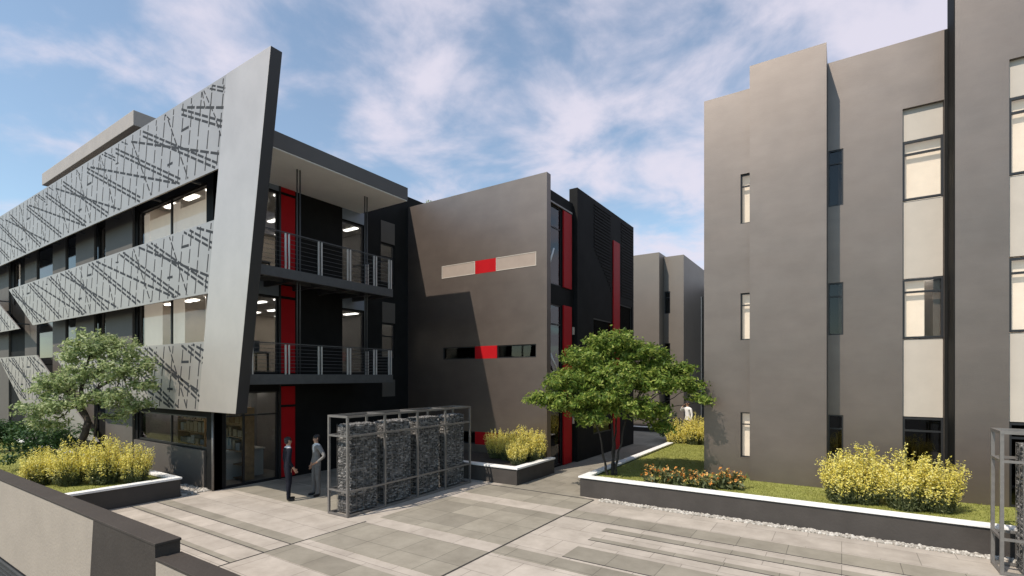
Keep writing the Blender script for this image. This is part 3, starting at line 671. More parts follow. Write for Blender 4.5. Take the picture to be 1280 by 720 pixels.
p = MB(); p.box(2.145, 2.217, CY - 0.02, CY - 0.003, 0.46, 12.1); p.build('charcoal_strip', M['charcoal'], RB)  # narrow strip of charcoal render beside the tall slab
p = MB(); p.box(2.205, 2.2175, DY + 0.004, CY - 0.023, 0.46, 14.2); p.box(2.2155, 2.2185, CY - 0.02, 16.49, 12.13, 14.2); p.build('dark_return', M['charcoal'], RB)
for a, b, z0, z1 in hA:
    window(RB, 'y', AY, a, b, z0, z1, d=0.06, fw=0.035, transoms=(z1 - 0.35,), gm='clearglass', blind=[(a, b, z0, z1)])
for a, b, z0, z1 in hC[:3]:
    window(RB, 'y', CY, a, b, z0, z1, d=0.02, fw=0.035, transoms=(z1 - 0.38,), gm='glassdark')
def tall_bay(parent, y, a, b, zs):
    for z0, z1 in zs['panel']:
        p = MB(); p.box(a + 0.01, b - 0.01, y + 0.1, y + 0.14, z0, z1); p.build('tan_panel', M['tan'], parent)
    for k, (z0, z1) in enumerate(zs['window']):
        bl = None
        if k == 0: bl = [(a, b, z0, z1 - 0.02)]
        if k == 1: bl = [(a, a + 0.46, z0 + .02, z1 - 0.02)]  # half-width glowing blind added to brighten the middle window
        window(parent, 'y', y, a, b, z0, z1, d=0.07, fw=0.05, transoms=(z1 - 0.34,), gm='clearglass' if k < 2 else 'glassdark', blind=bl)
tall_bay(RB, CY, 1.32, 2.14, dict(panel=((9.55, 10.37), (5.98, 7.98), (2.4, 4.4)), window=((8.0, 9.53), (4.42, 5.96), (0.5, 2.38))))
tall_bay(RB, DY, 3.14, 4.1, dict(panel=((9.72, 10.55), (6.14, 7.95), (2.42, 4.42)), window=((7.97, 9.7), (4.44, 6.1), (0.5, 2.4))))
tall_bay(RB, DY, 6.2, 7.1, dict(panel=((9.72, 10.55), (6.14, 7.95), (2.42, 4.42)), window=((7.97, 9.7), (4.44, 6.1), (0.5, 2.4))))
# rooms behind the glass
for (x0, x1, y) in ((-0.3, 2.19, CY), (2.55, 5.4, DY), (5.5, 9.2, DY)):
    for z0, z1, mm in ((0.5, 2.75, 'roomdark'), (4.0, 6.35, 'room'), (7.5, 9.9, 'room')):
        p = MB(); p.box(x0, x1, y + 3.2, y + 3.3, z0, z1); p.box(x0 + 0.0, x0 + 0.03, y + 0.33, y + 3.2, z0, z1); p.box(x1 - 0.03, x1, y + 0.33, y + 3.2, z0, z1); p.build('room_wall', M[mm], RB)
        p = MB(); p.box(x0, x1, y + 0.33, y + 3.3, z0 - 0.1, z0 - 0.003); p.build('floor_slab', M['floor'], RB)
        p = MB(); p.box(x0, x1, y + 0.33, y + 3.3, z1 + 0.003, z1 + 0.1); p.build('ceiling', M['ceil'], RB)
        if z0 > 2:
            for yy in (1.0, 1.9, 2.8):
                p = MB(); p.box((x0 + x1) / 2 - 0.1, x1 - 0.15, y + yy - 0.06, y + yy + 0.06, z1 - 0.04, z1 - 0.003); p.build('ceiling_lamp', M['lamp'], RB)

# ================================================================== FAR BUILDING
FB = thing('background_building', (-9.5, 36, 0), 'distant taupe block with two stepped slabs at the end of the path', 'building')
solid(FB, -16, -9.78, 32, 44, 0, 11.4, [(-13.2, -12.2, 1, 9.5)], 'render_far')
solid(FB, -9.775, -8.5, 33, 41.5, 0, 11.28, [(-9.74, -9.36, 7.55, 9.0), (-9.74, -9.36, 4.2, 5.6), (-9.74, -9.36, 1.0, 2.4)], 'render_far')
for z0, z1 in ((7.55, 9.0), (4.2, 5.6), (1.0, 2.4)): window(FB, 'y', 33, -9.74, -9.36, z0, z1, d=0.05, transoms=(z1 - 0.4,), gm='glassdark', blind=[(-9.74, -9.36, z0, z1)], blindmat='roomdark')
p = MB(); fbox(p, 'x', -8.5, -0.03, 0.0, 38.0, 38.35, 0.3, 9.2); p.build('slot_glazing', M['blackglass'], FB)
p = MB(); fbox(p, 'x', -8.5, -0.03, 0.0, 37.7, 37.95, 0.3, 9.2); p.build('light_strip', M['tan'], FB)
p = MB(); p.box(-8.6, 2, 42, 50, 0, 10.6); p.build('link_wall', M['charcoal'], FB)

# ================================================================== PLANTERS, LAWNS, WALLS
def planter(loc, label, walls, copings, soil=None):
    t = thing('planter', loc, label, 'planter')
    p = MB()
    for r in walls: p.box(*r)
    p.build('wall', M['planter'], t, bevel=0.008)
    p = MB()
    for r in copings: p.box(*r)
    p.build('coping', M['white'], t, bevel=0.008)
    if soil:
        p = MB(); p.box(*soil); p.build('soil', M['soil'], t)
    return t
planter((-10.5, 14.4, 0), 'low dark planter with white coping against the taupe end wall', 
        [(-12.8, -8.52, 13.2, 13.4, 0, 0.5), (-8.72, -8.52, 13.402, 15.66, 0, 0.5)],
        [(-12.82, -8.48, 13.16, 13.42, 0.502, 0.56), (-8.74, -8.48, 13.423, 15.66, 0.502, 0.56)], (-12.8, -8.722, 13.402, 15.66, 0, 0.47))
planter((-1, 13.2, 0), 'long dark planter wall with white coping edging the right hand lawn',
        [(-6.27, 14, 13.06, 13.26, 0, 0.53), (-6.27, -6.07, 13.262, 21.8, 0, 0.53)],
        [(-6.31, 14, 13.02, 13.3, 0.532, 0.585), (-6.31, -6.05, 13.303, 21.8, 0.532, 0.585)])
planter((-17, 6, 0), 'dark planter with white coping beside the left office and its gravel strip',
        [(-15.98, -15.78, 3.45, 6.72, 0, 0.5), (-40, -15.982, 6.52, 6.72, 0, 0.5)],
        [(-16.0, -15.74, 3.45, 6.75, 0.502, 0.56), (-40, -16.003, 6.5, 6.75, 0.502, 0.56)])
planter((-11, 30.6, 0), 'far low wall with white coping in front of the distant block',
        [(-20, -7.5, 30.5, 30.7, 0, 0.25)], [(-20, -7.46, 30.46, 30.74, 0.252, 0.3)])
g = MB(); g.box(-6.068, 14, 13.262, 33, 0, 0.5); struct(g.build('lawn', M['grass']))
g = MB(); g.box(-40, -15.983, 3.45, 6.518, 0, 0.48); struct(g.build('lawn_bed', M['grass']))
def blades(name, x0, x1, y0, y1, z, n, h=(0.015, 0.045)):
    rng = np.random.default_rng(n)
    P = np.stack([rng.uniform(x0, x1, n), rng.uniform(y0, y1, n), np.full(n, z)], 1)
    a = rng.uniform(0, 2 * PI, n); hh = rng.uniform(*h, n); wd = 0.008
    d = np.stack([np.cos(a), np.sin(a), np.zeros(n)], 1); l = np.stack([rng.uniform(-.5, .5, n), rng.uniform(-.5, .5, n), np.ones(n)], 1) * hh[:, None]
    V = np.stack([P - d * wd, P + d * wd, P + l], 1).reshape(-1, 3); F = np.arange(3 * n).reshape(-1, 3)
    return struct(np_mesh(name, V, F, M['blade']), 'stuff')
blades('grass', -6.0, 5, 13.3, 16.3, 0.5, 16000)
blades('grass', -6.0, -3.3, 16.3, 22, 0.5, 7000)
blades('grass', -26, -16, 3.5, 6.5, 0.48, 9000)

FW = thing('boundary_wall', (-12, 3.2, -1.6), 'beige rendered boundary wall with dark brown coping in the near corner', 'wall')
p = MB(); p.prism([(-45, -1.6), (-10.75, -1.6), (-10.36, 1.06), (-45, 1.06)], 3.1, 3.42); p.build('wall', M['beige'], FW)
p = MB(); p.prism([(-10.745, -1.6), (-8.04, -1.6), (-8.04, 1.06), (-10.355, 1.06)], 3.1, 3.42); p.build('shaded_wall_end', M['brown'], FW)  # cast shade across the wall's end, put into a darker brown
p = MB(); p.box(-45, -8.02, 3.09, 3.43, 1.061, 1.1); p.build('coping', M['brown'], FW, bevel=0.006)
p = MB(); p.box(-8.02, -3.0, 3.1, 3.42, -1.6, 0.86); p.build('low_wall', M['beige'], FW)
p = MB(); p.box(-8.02, -2.98, 3.09, 3.43, 0.861, 0.9); p.build('low_coping', M['brown'], FW, bevel=0.006)
p = MB()
for k in range(8): p.bar((-30, 3.065, -0.72 - k * 0.1), (-13.2, 3.07, -0.72 - k * 0.1), 0.05, h=0.035)
p.build('louvre_grille', M['steeldark'], FW)
p = MB(); p.box(-30, -13.2, 3.085, 3.098, -1.6, -0.67); p.build('grille_backing', M['louvre'], FW)

# ================================================================== GABION SCREENS
_bm = bmesh.new(); bmesh.ops.create_icosphere(_bm, subdivisions=1, radius=1); _bm.verts.ensure_lookup_table()
ICOV = np.array([v.co[:] for v in _bm.verts]) * 1.12; ICOF = np.array([[v.index for v in f.verts] for f in _bm.faces]); _bm.free()
def stones(x0, x1, y0, y1, z0, z1, seed, s=0.044):
    rng = np.random.default_rng(seed); V = []; F = []; n = 0
    def put_st(p, sc):
        nonlocal n
        a = rng.uniform(0, 2 * PI); ca, sa = math.cos(a), math.sin(a)
        q = ICOV * (1 + rng.uniform(-.18, .18, (len(ICOV), 1))) * sc
        V.append(q + p); F.append(ICOF + n * len(ICOV)); n += 1
    z = z0 + s * 0.5
    while z < z1 - s * 0.3:
        rowh = s * rng.uniform(0.75, 1.1)
        for (fx, fy) in ((0, 1), (1, 1)):
            pass
        for side in range(4):
            L = (y1 - y0) if side < 2 else (x1 - x0); u = 0.0
            while u < L:
                wd = s * rng.uniform(0.8, 2.6); c = min(u + wd / 2, L - s * 0.3)
                jit = rng.uniform(-0.012, 0.012)
                if side == 0: p = (x1 - s * 0.5 + jit, y0 + c, z)
                elif side == 1: p = (x0 + s * 0.5 + jit, y0 + c, z)
                elif side == 2: p = (x0 + c, y0 + s * 0.5 + jit, z)
                else: p = (x0 + c, y1 - s * 0.5 + jit, z)
                sc = np.array([s * 0.62, wd * 0.60, rowh * 0.60]) if side < 2 else np.array([wd * 0.60, s * 0.62, rowh * 0.60])
                put_st(np.array(p), sc); u += wd
        z += rowh
    for _ in range(int((x1 - x0) * (y1 - y0) / (s * s) * 0.9)):   # top layer
        put_st(np.array([rng.uniform(x0 + s / 2, x1 - s / 2), rng.uniform(y0 + s / 2, y1 - s / 2), z1 - s * 0.4]), np.array([s * .7, s * .7, s * .5]))
    return np.vstack(V), np.vstack(F)
def gabion(loc, label, x0, x1, posts, along, h, baskets, deep):
    """frame of square steel posts; the rows run along Y (along='y') or along X"""
    t = thing('gabion_screen', loc, label, 'gabion screen')
    def P(a, b, z): return (a, b, z) if along == 'y' else (b, a, z)
    r = 0.052
    for a in (x0, x1):
        for b in posts:
            m = MB(); m.bar(P(a, b, 0.006), P(a, b, h - 0.06), r); m.build('post', M['steel'], t)
    for z in (h - 0.03, 1.97, 0.62, 0.035):
        m = MB()
        for a in (x0, x1): m.bar(P(a + (0.003 if z != h - 0.03 else 0), posts[0] - (r / 2 if z > 2 else -r / 2), z), P(a, posts[-1] + (r / 2 if z > 2 else -r / 2), z), r if z > 2 else 0.045)
        m.build('rail', M['steel'], t)
        for b in posts if z > 2 else (posts[0], posts[-1]):
            m = MB(); m.bar(P(x0 + r / 2, b, z), P(x1 - r / 2, b, z), r if z > 2 else 0.045); m.build('cross_rail', M['steel'], t)
    for k, (b0, b1) in enumerate(baskets):
        a0, a1 = deep
        bx = (a0, a1, b0, b1) if along == 'y' else (b0, b1, a0, a1)
        core = MB(); core.box(bx[0] + 0.05, bx[1] - 0.05, bx[2] + 0.05, bx[3] - 0.05, 0.05, h - 0.28)
        V, F = stones(*bx, 0.05, h - 0.24, 11 + k + int(abs(loc[0]) * 10))
        nb = len(V)
        cv = np.array(core.v); V = np.vstack([V, cv]); F = F.tolist() + [[i + nb for i in f] for f in core.f]
        bs = np_mesh('stone_basket', V, F, M['stone'], t)
        wm = MB()
        X0, X1, Y0, Y1 = bx[0] - 0.012, bx[1] + 0.012, bx[2] - 0.012, bx[3] + 0.012
        z = 0.06
        zz = [0.06 + i * 0.2 for i in range(int((h - 0.3) / 0.2) + 1)]
        for z in zz:
            for q in (((X1, Y0), (X1, Y1)), ((X0, Y0), (X0, Y1)), ((X0, Y0), (X1, Y0)), ((X0, Y1), (X1, Y1))):
                wm.bar((*q[0], z), (*q[1], z), 0.007)
        nn = max(2, int((Y1 - Y0) / 0.2))
        for i in range(nn + 1):
            y = Y0 + (Y1 - Y0) * i / nn
            for x in (X0, X1): wm.bar((x, y, 0.05), (x, y, h - 0.24), 0.007)
        nn = max(2, int((X1 - X0) / 0.2))
        for i in range(1, nn):
            x = X0 + (X1 - X0) * i / nn
            for y in (Y0, Y1): wm.bar((x, y, 0.05), (x, y, h - 0.24), 0.007)
        wm.build('wire_mesh', M['steel'], bs)
    return t
gabion((-10.4, 10.3, 0), 'freestanding gabion wall of four stone baskets in a steel frame on the plaza', -10.74, -10.03, [7.95, 9.14, 10.35, 11.54, 12.74], 'y', 2.48,
       [(8.12, 8.98), (9.30, 10.20), (10.54, 11.38), (11.80, 12.58)], (-10.62, -10.18))
gabion((3.5, 12.2, 0), 'gabion screen in a steel frame cut off by the right edge beside the long planter', 11.92, 12.55, [2.32, 3.5, 4.7], 'x', 2.5,
       [(2.62, 3.38), (3.7, 4.6)], (12.03, 12.44))

# ================================================================== PLANTS
RV = np.array([0.835, 0.550, 0.0]); FV = np.array([-0.550, 0.835, 0.0])
def leaf_quads(P, N, size, rng, asp=0.45):
    n = len(P)
    r = rng.normal(size=(n, 3)); N = N + 0.55 * r; N /= np.linalg.norm(N, axis=1)[:, None]
    t = rng.normal(size=(n, 3)); t -= N * (t * N).sum(1)[:, None]; t /= np.linalg.norm(t, axis=1)[:, None]
    b = np.cross(N, t); s = size * rng.uniform(0.7, 1.35, n)
    L = t * s[:, None]; Wd = b * (s * asp)[:, None]
    V = np.stack([P - L, P + Wd * 0.9 - L * 0.1, P + L, P - Wd * 0.9 - L * 0.1], 1).reshape(-1, 3)
    return V, np.arange(4 * n).reshape(-1, 4)
def crown(clumps, seed, size, dens, up=0.6, sprig=26):
    rng = np.random.default_rng(seed); PP = []; NN = []
    for (c, r) in clumps:
        c = np.array(c); r = np.array(r)
        m = int(dens * (r[0] * r[1] + r[0] * r[2] + r[1] * r[2]) / 3 * 4 / sprig) + 6
        d = rng.normal(size=(m, 3)); d /= np.linalg.norm(d, axis=1)[:, None]
        rad = rng.uniform(0.35, 1.0, m) ** 0.55 * rng.choice([1.0, 1.0, 1.12, 0.9], m)
        sp = c + d * r * rad[:, None]
        for p, dd in zip(sp, d):                          # a sprig: leaves around a short twig
            k = rng.integers(int(sprig * .6), int(sprig * 1.4))
            ax = dd * 0.7 + rng.normal(size=3) * 0.4; ax[2] += 0.15; ax /= np.linalg.norm(ax)
            q = p + ax * rng.uniform(-0.10, 0.18, k)[:, None] + rng.normal(size=(k, 3)) * size * 1.1 * np.array([1, 1, .6])
            PP.append(q); nn = np.tile(dd * 0.5 + np.array([0, 0, up]), (k, 1)); NN.append(nn)
    P = np.vstack(PP); N = np.vstack(NN)
    return leaf_quads(P, N, size, rng)
def limb(mb, pts, r0, r1, n=8, wob=0.03, seed=0):
    rng = random.Random(seed); pts = [Vector(p) for p in pts]; out = []; N = 5
    for i in range(len(pts) - 1):
        for k in range(N):
            t = k / N; p = pts[i].lerp(pts[i + 1], t)
            if i or k: p += Vector((rng.uniform(-wob, wob), rng.uniform(-wob, wob), rng.uniform(-wob, wob)))
            out.append(p)
    out.append(pts[-1]); m = len(out)
    mb.tube(out, [r0 + (r1 - r0) * (i / (m - 1)) for i in range(m)], n)
def loc3(base, u, w, z): return tuple(np.array(base) * np.array([1, 1, 0]) + RV * u + FV * w + np.array([0, 0, z]))

# lawn tree
B1 = (-5.72, 14.05, 0.5)
T1 = thing('multi_stem_tree', B1, 'layered green multi stem tree at the corner of the right lawn', 'tree')
cl = [(0.0, 0, 4.45, .8, .8, .32), (-.75, .1, 4.0, .8, .8, .34), (.75, .1, 4.1, .8, .8, .34), (1.45, .2, 3.75, .75, .7, .3), (-1.3, -.3, 3.3, .75, .7, .34), (-2.0, -.1, 2.8, .55, .5, .2),
      (-1.5, -.5, 2.75, .6, .5, .26), (0, -.7, 3.45, .9, .7, .42), (-.5, -.8, 2.9, .8, .6, .32), (1.1, -.4, 3.3, .8, .7, .35), (1.9, .1, 3.3, .6, .6, .25), (2.45, .1, 3.12, .38, .35, .14), (2.2, .3, 3.6, .45, .4, .16),
      (-.7, -.4, 2.35, .75, .6, .26), (.45, -.7, 2.6, .7, .6, .3), (1.15, -.3, 2.4, .5, .5, .24), (1.45, -.3, 1.95, .32, .3, .11), (-.5, .9, 3.5, 1.0, .7, .4), (.9, .9, 3.4, 1.0, .7, .4), (2.55, -.2, 2.75, .3, .3, .1), (-.2, .2, 2.6, .6, .6, .25)]
V, F = crown([(loc3(B1, u, w, z), (a * .96, b * .96, c * .8)) for u, w, z, a, b, c in cl], 3, 0.060, 1950, sprig=30)
np_mesh('crown', V, F, M['leaf'], T1)
tr = MB()
for i, (s, path) in enumerate(((-.2, [(-.24, -.1, 1.0), (-.5, -.2, 2.2), (-1.2, -.3, 3.2)]), (0.05, [(.05, 0, 1.4), (0, .1, 2.6), (0, 0, 4.3)]), (0.15, [(.2, -.05, 1.2), (.5, 0, 2.4), (1.2, .1, 3.6)]), (0.1, [(.12, .15, 1.3), (.3, .5, 2.4), (.9, .8, 3.3)]))):
    limb(tr, [loc3(B1, s * .6, 0, 0.45)] + [loc3(B1, *q) for q in path], 0.042, 0.015, seed=i)
ends = [(-.5, -.2, 2.2), (0, .1, 2.6), (.5, 0, 2.4), (0, 0, 3.4), (-.45, -.2, 2.0), (.3, .5, 2.4)]
for i, (u, w, z, a, b, c) in enumerate(cl):
    e = min(ends, key=lambda q: (q[0] - u) ** 2 + (q[1] - w) ** 2 + 0.4 * (q[2] - z) ** 2)
    limb(tr, [loc3(B1, *e), loc3(B1, (e[0] + u) / 2, (e[1] + w) / 2, (e[2] + z) / 2 - .1), loc3(B1, u, w, z - .05)], 0.025, 0.006, 6, 0.03, i + 20)
tr.build('trunk', M['barkdark'], T1, True)

# left tree
B2 = (-18.65, 5.2, 0.48)
T2 = thing('garden_tree', B2, 'grey green open crowned tree in the left bed before the metal ribbons', 'tree')
cl = [(.55, 0, 4.42, .75, .6, .28), (1.15, .1, 4.2, .7, .55, .28), (.1, 0, 4.1, .6, .5, .27), (1.75, .1, 3.7, .55, .45, .28), (.9, -.2, 3.6, .8, .5, .28), (.2, -.2, 3.45, .55, .45, .22),
      (-.55, 0, 3.25, .6, .5, .24), (-1.0, .1, 3.0, .4, .4, .18), (-.9, -.2, 2.5, .6, .5, .22), (-.3, -.3, 2.6, .5, .4, .22), (-.6, -.2, 2.1, .5, .4, .14), (1.2, -.2, 2.85, .6, .45, .2), (.6, -.3, 2.75, .4, .4, .2), (1.7, 0, 2.6, .4, .4, .16), (1.1, 0, 2.3, .35, .3, .1), (1.9, .0, 3.2, .4, .35, .2)]
V, F = crown([(loc3(B2, u, w, z), (a, b, c)) for u, w, z, a, b, c in cl], 5, 0.056, 1250, sprig=22)
np_mesh('crown', V, F, M['leafgrey'], T2)
tr = MB()
limb(tr, [loc3(B2, -.12, 0, 0.4), loc3(B2, .08, 0, 1.3), loc3(B2, .32, 0, 2.1)], 0.12, 0.09, 10, 0.015, 1)
limb(tr, [loc3(B2, .32, 0, 2.08), loc3(B2, .05, .05, 2.7), loc3(B2, .2, 0, 3.5), loc3(B2, .4, 0, 4.2)], 0.085, 0.02, 9, 0.02, 2)
limb(tr, [loc3(B2, .10, .05, 2.75), loc3(B2, .7, -.1, 3.1), loc3(B2, 1.3, 0, 3.5), loc3(B2, 1.7, .1, 3.8)], 0.06, 0.015, 8, 0.02, 3)
limb(tr, [loc3(B2, .2, -.05, 0.9), loc3(B2, .55, -.1, 1.5), loc3(B2, .7, -.1, 2.4)], 0.05, 0.015, 8, 0.02, 4)
ends = [(.32, 0, 2.1), (.05, .05, 2.7), (.7, -.1, 3.1), (1.3, 0, 3.5), (.2, 0, 3.5), (.7, -.1, 2.4)]
for i, (u, w, z, a, b, c) in enumerate(cl):
    e = min(ends, key=lambda q: (q[0] - u) ** 2 + (q[1] - w) ** 2 + 0.5 * (q[2] - z) ** 2)
    limb(tr, [loc3(B2, *e), loc3(B2, (e[0] + u) / 2, (e[1] + w) / 2, (e[2] + z) / 2 - .06), loc3(B2, u, w, z - .03)], 0.025, 0.006, 6, 0.02, i + 40)
tr.build('trunk', M['bark'], T2, True)

# flowering shrubs: bundles of upright stems with blooms on the upper part
def shrub_meshes(seed, h, rad, nst, bloom, bs=0.024, frac=0.42, nb=46, ns=26, ls=0.045, la=0.22, hv=(0.55, 1.12)):
    rng = np.random.default_rng(seed); SP = []; SN = []; BP = []; BN = []; TV = []; TF = []; tv = 0
    for i in range(nst):
        a = rng.uniform(0, 2 * PI); rr = rad * math.sqrt(rng.uniform(0, 1)); hh = h * rng.uniform(*hv) * (1 - 0.25 * (rr / rad) ** 2)
        base = np.array([math.cos(a) * rr * 0.5, math.sin(a) * rr * 0.5, 0]); tip = np.array([math.cos(a) * rr, math.sin(a) * rr, hh]) + rng.normal(size=3) * 0.03
        side = np.array([-math.sin(a), math.cos(a), 0]) * 0.006
        TV += [base - side, base + side, tip + side * .4, tip - side * .4]; TF.append([tv, tv + 1, tv + 2, tv + 3]); tv += 4
        ts = rng.uniform(0.04, frac + 0.12, ns)
        SP.append(base + (tip - base) * ts[:, None] + rng.normal(size=(ns, 3)) * 0.03); SN.append(rng.normal(size=(ns, 3)) * 0.6 + np.array([math.cos(a), math.sin(a), 0.2]))
        k = nb; ts = rng.uniform(frac, 1.0, k)
        BP.append(base + (tip - base) * ts[:, None] + rng.normal(size=(k, 3)) * (0.045 * (1.15 - ts)[:, None] + 0.012)); BN.append(rng.normal(size=(k, 3)) * 0.7 + np.array([math.cos(a) * .5, math.sin(a) * .5, 1.0]))
    V, F = leaf_quads(np.vstack(SP), np.vstack(SN), ls, rng, la)
    V = np.vstack([V, np.array(TV)]); F = np.vstack([F, np.array(TF) + len(V) - len(TV)])
    VB, FB_ = leaf_quads(np.vstack(BP), np.vstack(BN), bs, rng, 0.6)
    return V, F, VB, FB_
def shrub_proto(name, seed, h, rad, nst, bloom, label, cat, group, **k):
    t = thing(name, (0, 0, 0), label, cat, group)
    V, F, VB, FB_ = shrub_meshes(seed, h, rad, nst, bloom, **k)
    np_mesh('foliage', V, F, M['stem'], t); np_mesh('blossom', VB, FB_, M[bloom], t)
    return t
protos = [shrub_proto('yellow_shrub', 21 + i, 1.30, 0.58, 150, 'bloom', 'x', 'shrub', 'yellow flowering shrubs in the planters') for i in range(3)]
spots = [ # x, y, z, scale, label
    (0.02, 14.05, .5, 0.9, 'leftmost yellow shrub of the clump on the right lawn by the long coping'),
    (0.42, 14.25, .5, 1.0, 'second yellow shrub from the left in the right lawn clump'),
    (1.2, 14.05, .5, .98, 'third yellow shrub from the left in the right lawn clump, below the tall bay'),
    (1.72, 14.2, .5, .92, 'rightmost yellow shrub of the right lawn clump nearest the edge gabion'),
    (-18.3, 4.3, .48, .76, 'yellow shrub at the far left of the left bed by the boundary wall'),
    (-17.6, 4.75, .48, .9, 'yellow shrub in the left bed right in front of the grey green tree trunk'),
    (-17.0, 5.35, .48, .98, 'yellow shrub third along the left bed, beside the ground floor shelves window'),
    (-16.5, 5.9, .48, .8, 'yellow shrub at the end of the left bed nearest the entrance'),
    (-9.9, 14.75, .47, .74, 'yellow shrub half in shade in the middle planter behind the gabion wall'),
    (-10.5, 14.9, .47, .78, 'shaded yellow shrub beside the gabion wall, in front of the low red panel'),
    (-9.4, 14.95, .47, .9, 'yellow shrub in the centre of the middle planter before the taupe wall'),
    (-9.1, 14.15, .47, .7, 'low yellow shrub at the front corner of the middle planter'),
    (-9.0, 15.1, .47, .84, 'yellow shrub at the back corner of the middle planter by the red strip'),
    (-6.0, 22.5, .2, 1.0, 'yellow shrub at the end of the lawn coping beside the back path'),
    (-5.3, 22.4, .5, .95, 'yellow shrub in the middle of the far row, below the man in white'),
    (-4.6, 22.2, .5, .95, 'yellow shrub of the far row touching the corner of the right building'),
]
for i, (x, y, z, s, lab) in enumerate(spots):
    pr = protos[i % 3]
    if i < 3:
        pr.location = (x, y, z); pr['label'] = lab; pr.scale = (s, s, s); pr.rotation_euler = (0, 0, i * 1.3)
    else: dup(pr, (x, y, z), i * 1.7, s, lab)
fp = shrub_proto('orange_flower', 60, 0.44, 0.28, 18, 'orange', 'x', 'flower', 'orange flowers along the right lawn coping', bs=0.04, frac=0.86, nb=7, ns=16, ls=0.085, la=0.3, hv=(0.5, 1.15))
fl = [(-4.4, 13.65), (-4.0, 13.85), (-3.65, 13.6), (-3.3, 13.9), (-2.95, 13.66), (-2.6, 13.98), (-2.25, 14.15)]
names = ['leftmost orange flower clump in the shade of the lawn tree', 'second orange flower clump from the left on the right lawn', 'third orange flower clump from the left behind the white coping',
         'middle orange flower clump before the corner of the right building', 'third orange flower clump from the right on the right lawn', 'second orange flower clump from the right below the narrow window', 'rightmost orange flower clump against the base of the tall slab']
for i, ((x, y), lab) in enumerate(zip(fl, names)):
    if i == 0: fp.location = (x, y, .5); fp['label'] = lab
    else: dup(fp, (x, y, .5), i * 2.1, random.uniform(.85, 1.1), lab)
def leafy(name, loc, r, h, label, seed, m='leafdark', size=0.05, dens=520):
    t = thing(name, loc, label, 'shrub')
    rng = random.Random(seed); cls = []
    for k in range(9):
        a = rng.uniform(0, 2 * PI); q = rng.uniform(0, .6) * r
        cls.append(((loc[0] + math.cos(a) * q, loc[1] + math.sin(a) * q, loc[2] + h * rng.uniform(.3, .75)), (r * .5, r * .5, h * .26)))
    V, F = crown(cls, seed, size, dens, sprig=16); np_mesh('foliage', V, F, M[m], t)
    tb = MB()
    for k in range(7):
        c = cls[k][0]; limb(tb, [(loc[0], loc[1], loc[2] - .03), ((loc[0] + c[0]) / 2, (loc[1] + c[1]) / 2, loc[2] + h * .3), c], 0.02, 0.006, 5, 0.02, k)
    tb.build('stem', M['bark'], t)
leafy('green_shrub', (-21.4, 5.2, .48), 1.15, 1.5, 'broad dark green shrub left of the grey green tree trunk', 5)
leafy('green_shrub', (-27.5, 5.6, .48), 1.1, 1.3, 'dark green shrub at the left edge of the photo on the bed', 6)
leafy('green_shrub', (-7.6, 26.6, 0.0), 0.9, 1.5, 'dark shrub under the lawn tree boughs by the far path', 8)
leafy('roof_shrub', (-15.1, 16.6, 10.3), 0.5, 0.95, 'small shrub peeping over the taupe wall beside the black parapet', 9, 'leafgrey', 0.05, 300)
leafy('roof_shrub', (-13.9, 16.8, 10.3), 0.5, 0.9, 'small shrub on the roof further right behind the taupe wall top', 10, 'leafgrey', 0.05, 300)
def rock(loc, r, label, seed):
    rng = np.random.default_rng(seed)
    bm = bmesh.new(); bmesh.ops.create_icosphere(bm, subdivisions=3, radius=1)
    for v in bm.verts:
        d = v.co.normalized(); n_ = 0.12 * math.sin(3.1 * d.x + seed) * math.cos(2.7 * d.y - seed) + 0.1 * math.sin(5 * d.z + 2 * d.x + seed)
        v.co = Vector((d.x * r * 1.3, d.y * r, d.z * r * 0.55)) * (1 + n_) + Vector(loc) + Vector((0, 0, r * .3))
    me = bpy.data.meshes.new('rock'); bm.to_mesh(me); bm.free(); me.materials.append(M['white'])
    tag(put('rock', me), label, 'rock')
rock((-19.9, 5.55, .48), 0.3, 'pale boulder beside the grey green tree trunk in the left bed', 3)
rock((-29.0, 5.2, .48), 0.35, 'pale boulder before the shrub at the left edge', 5)

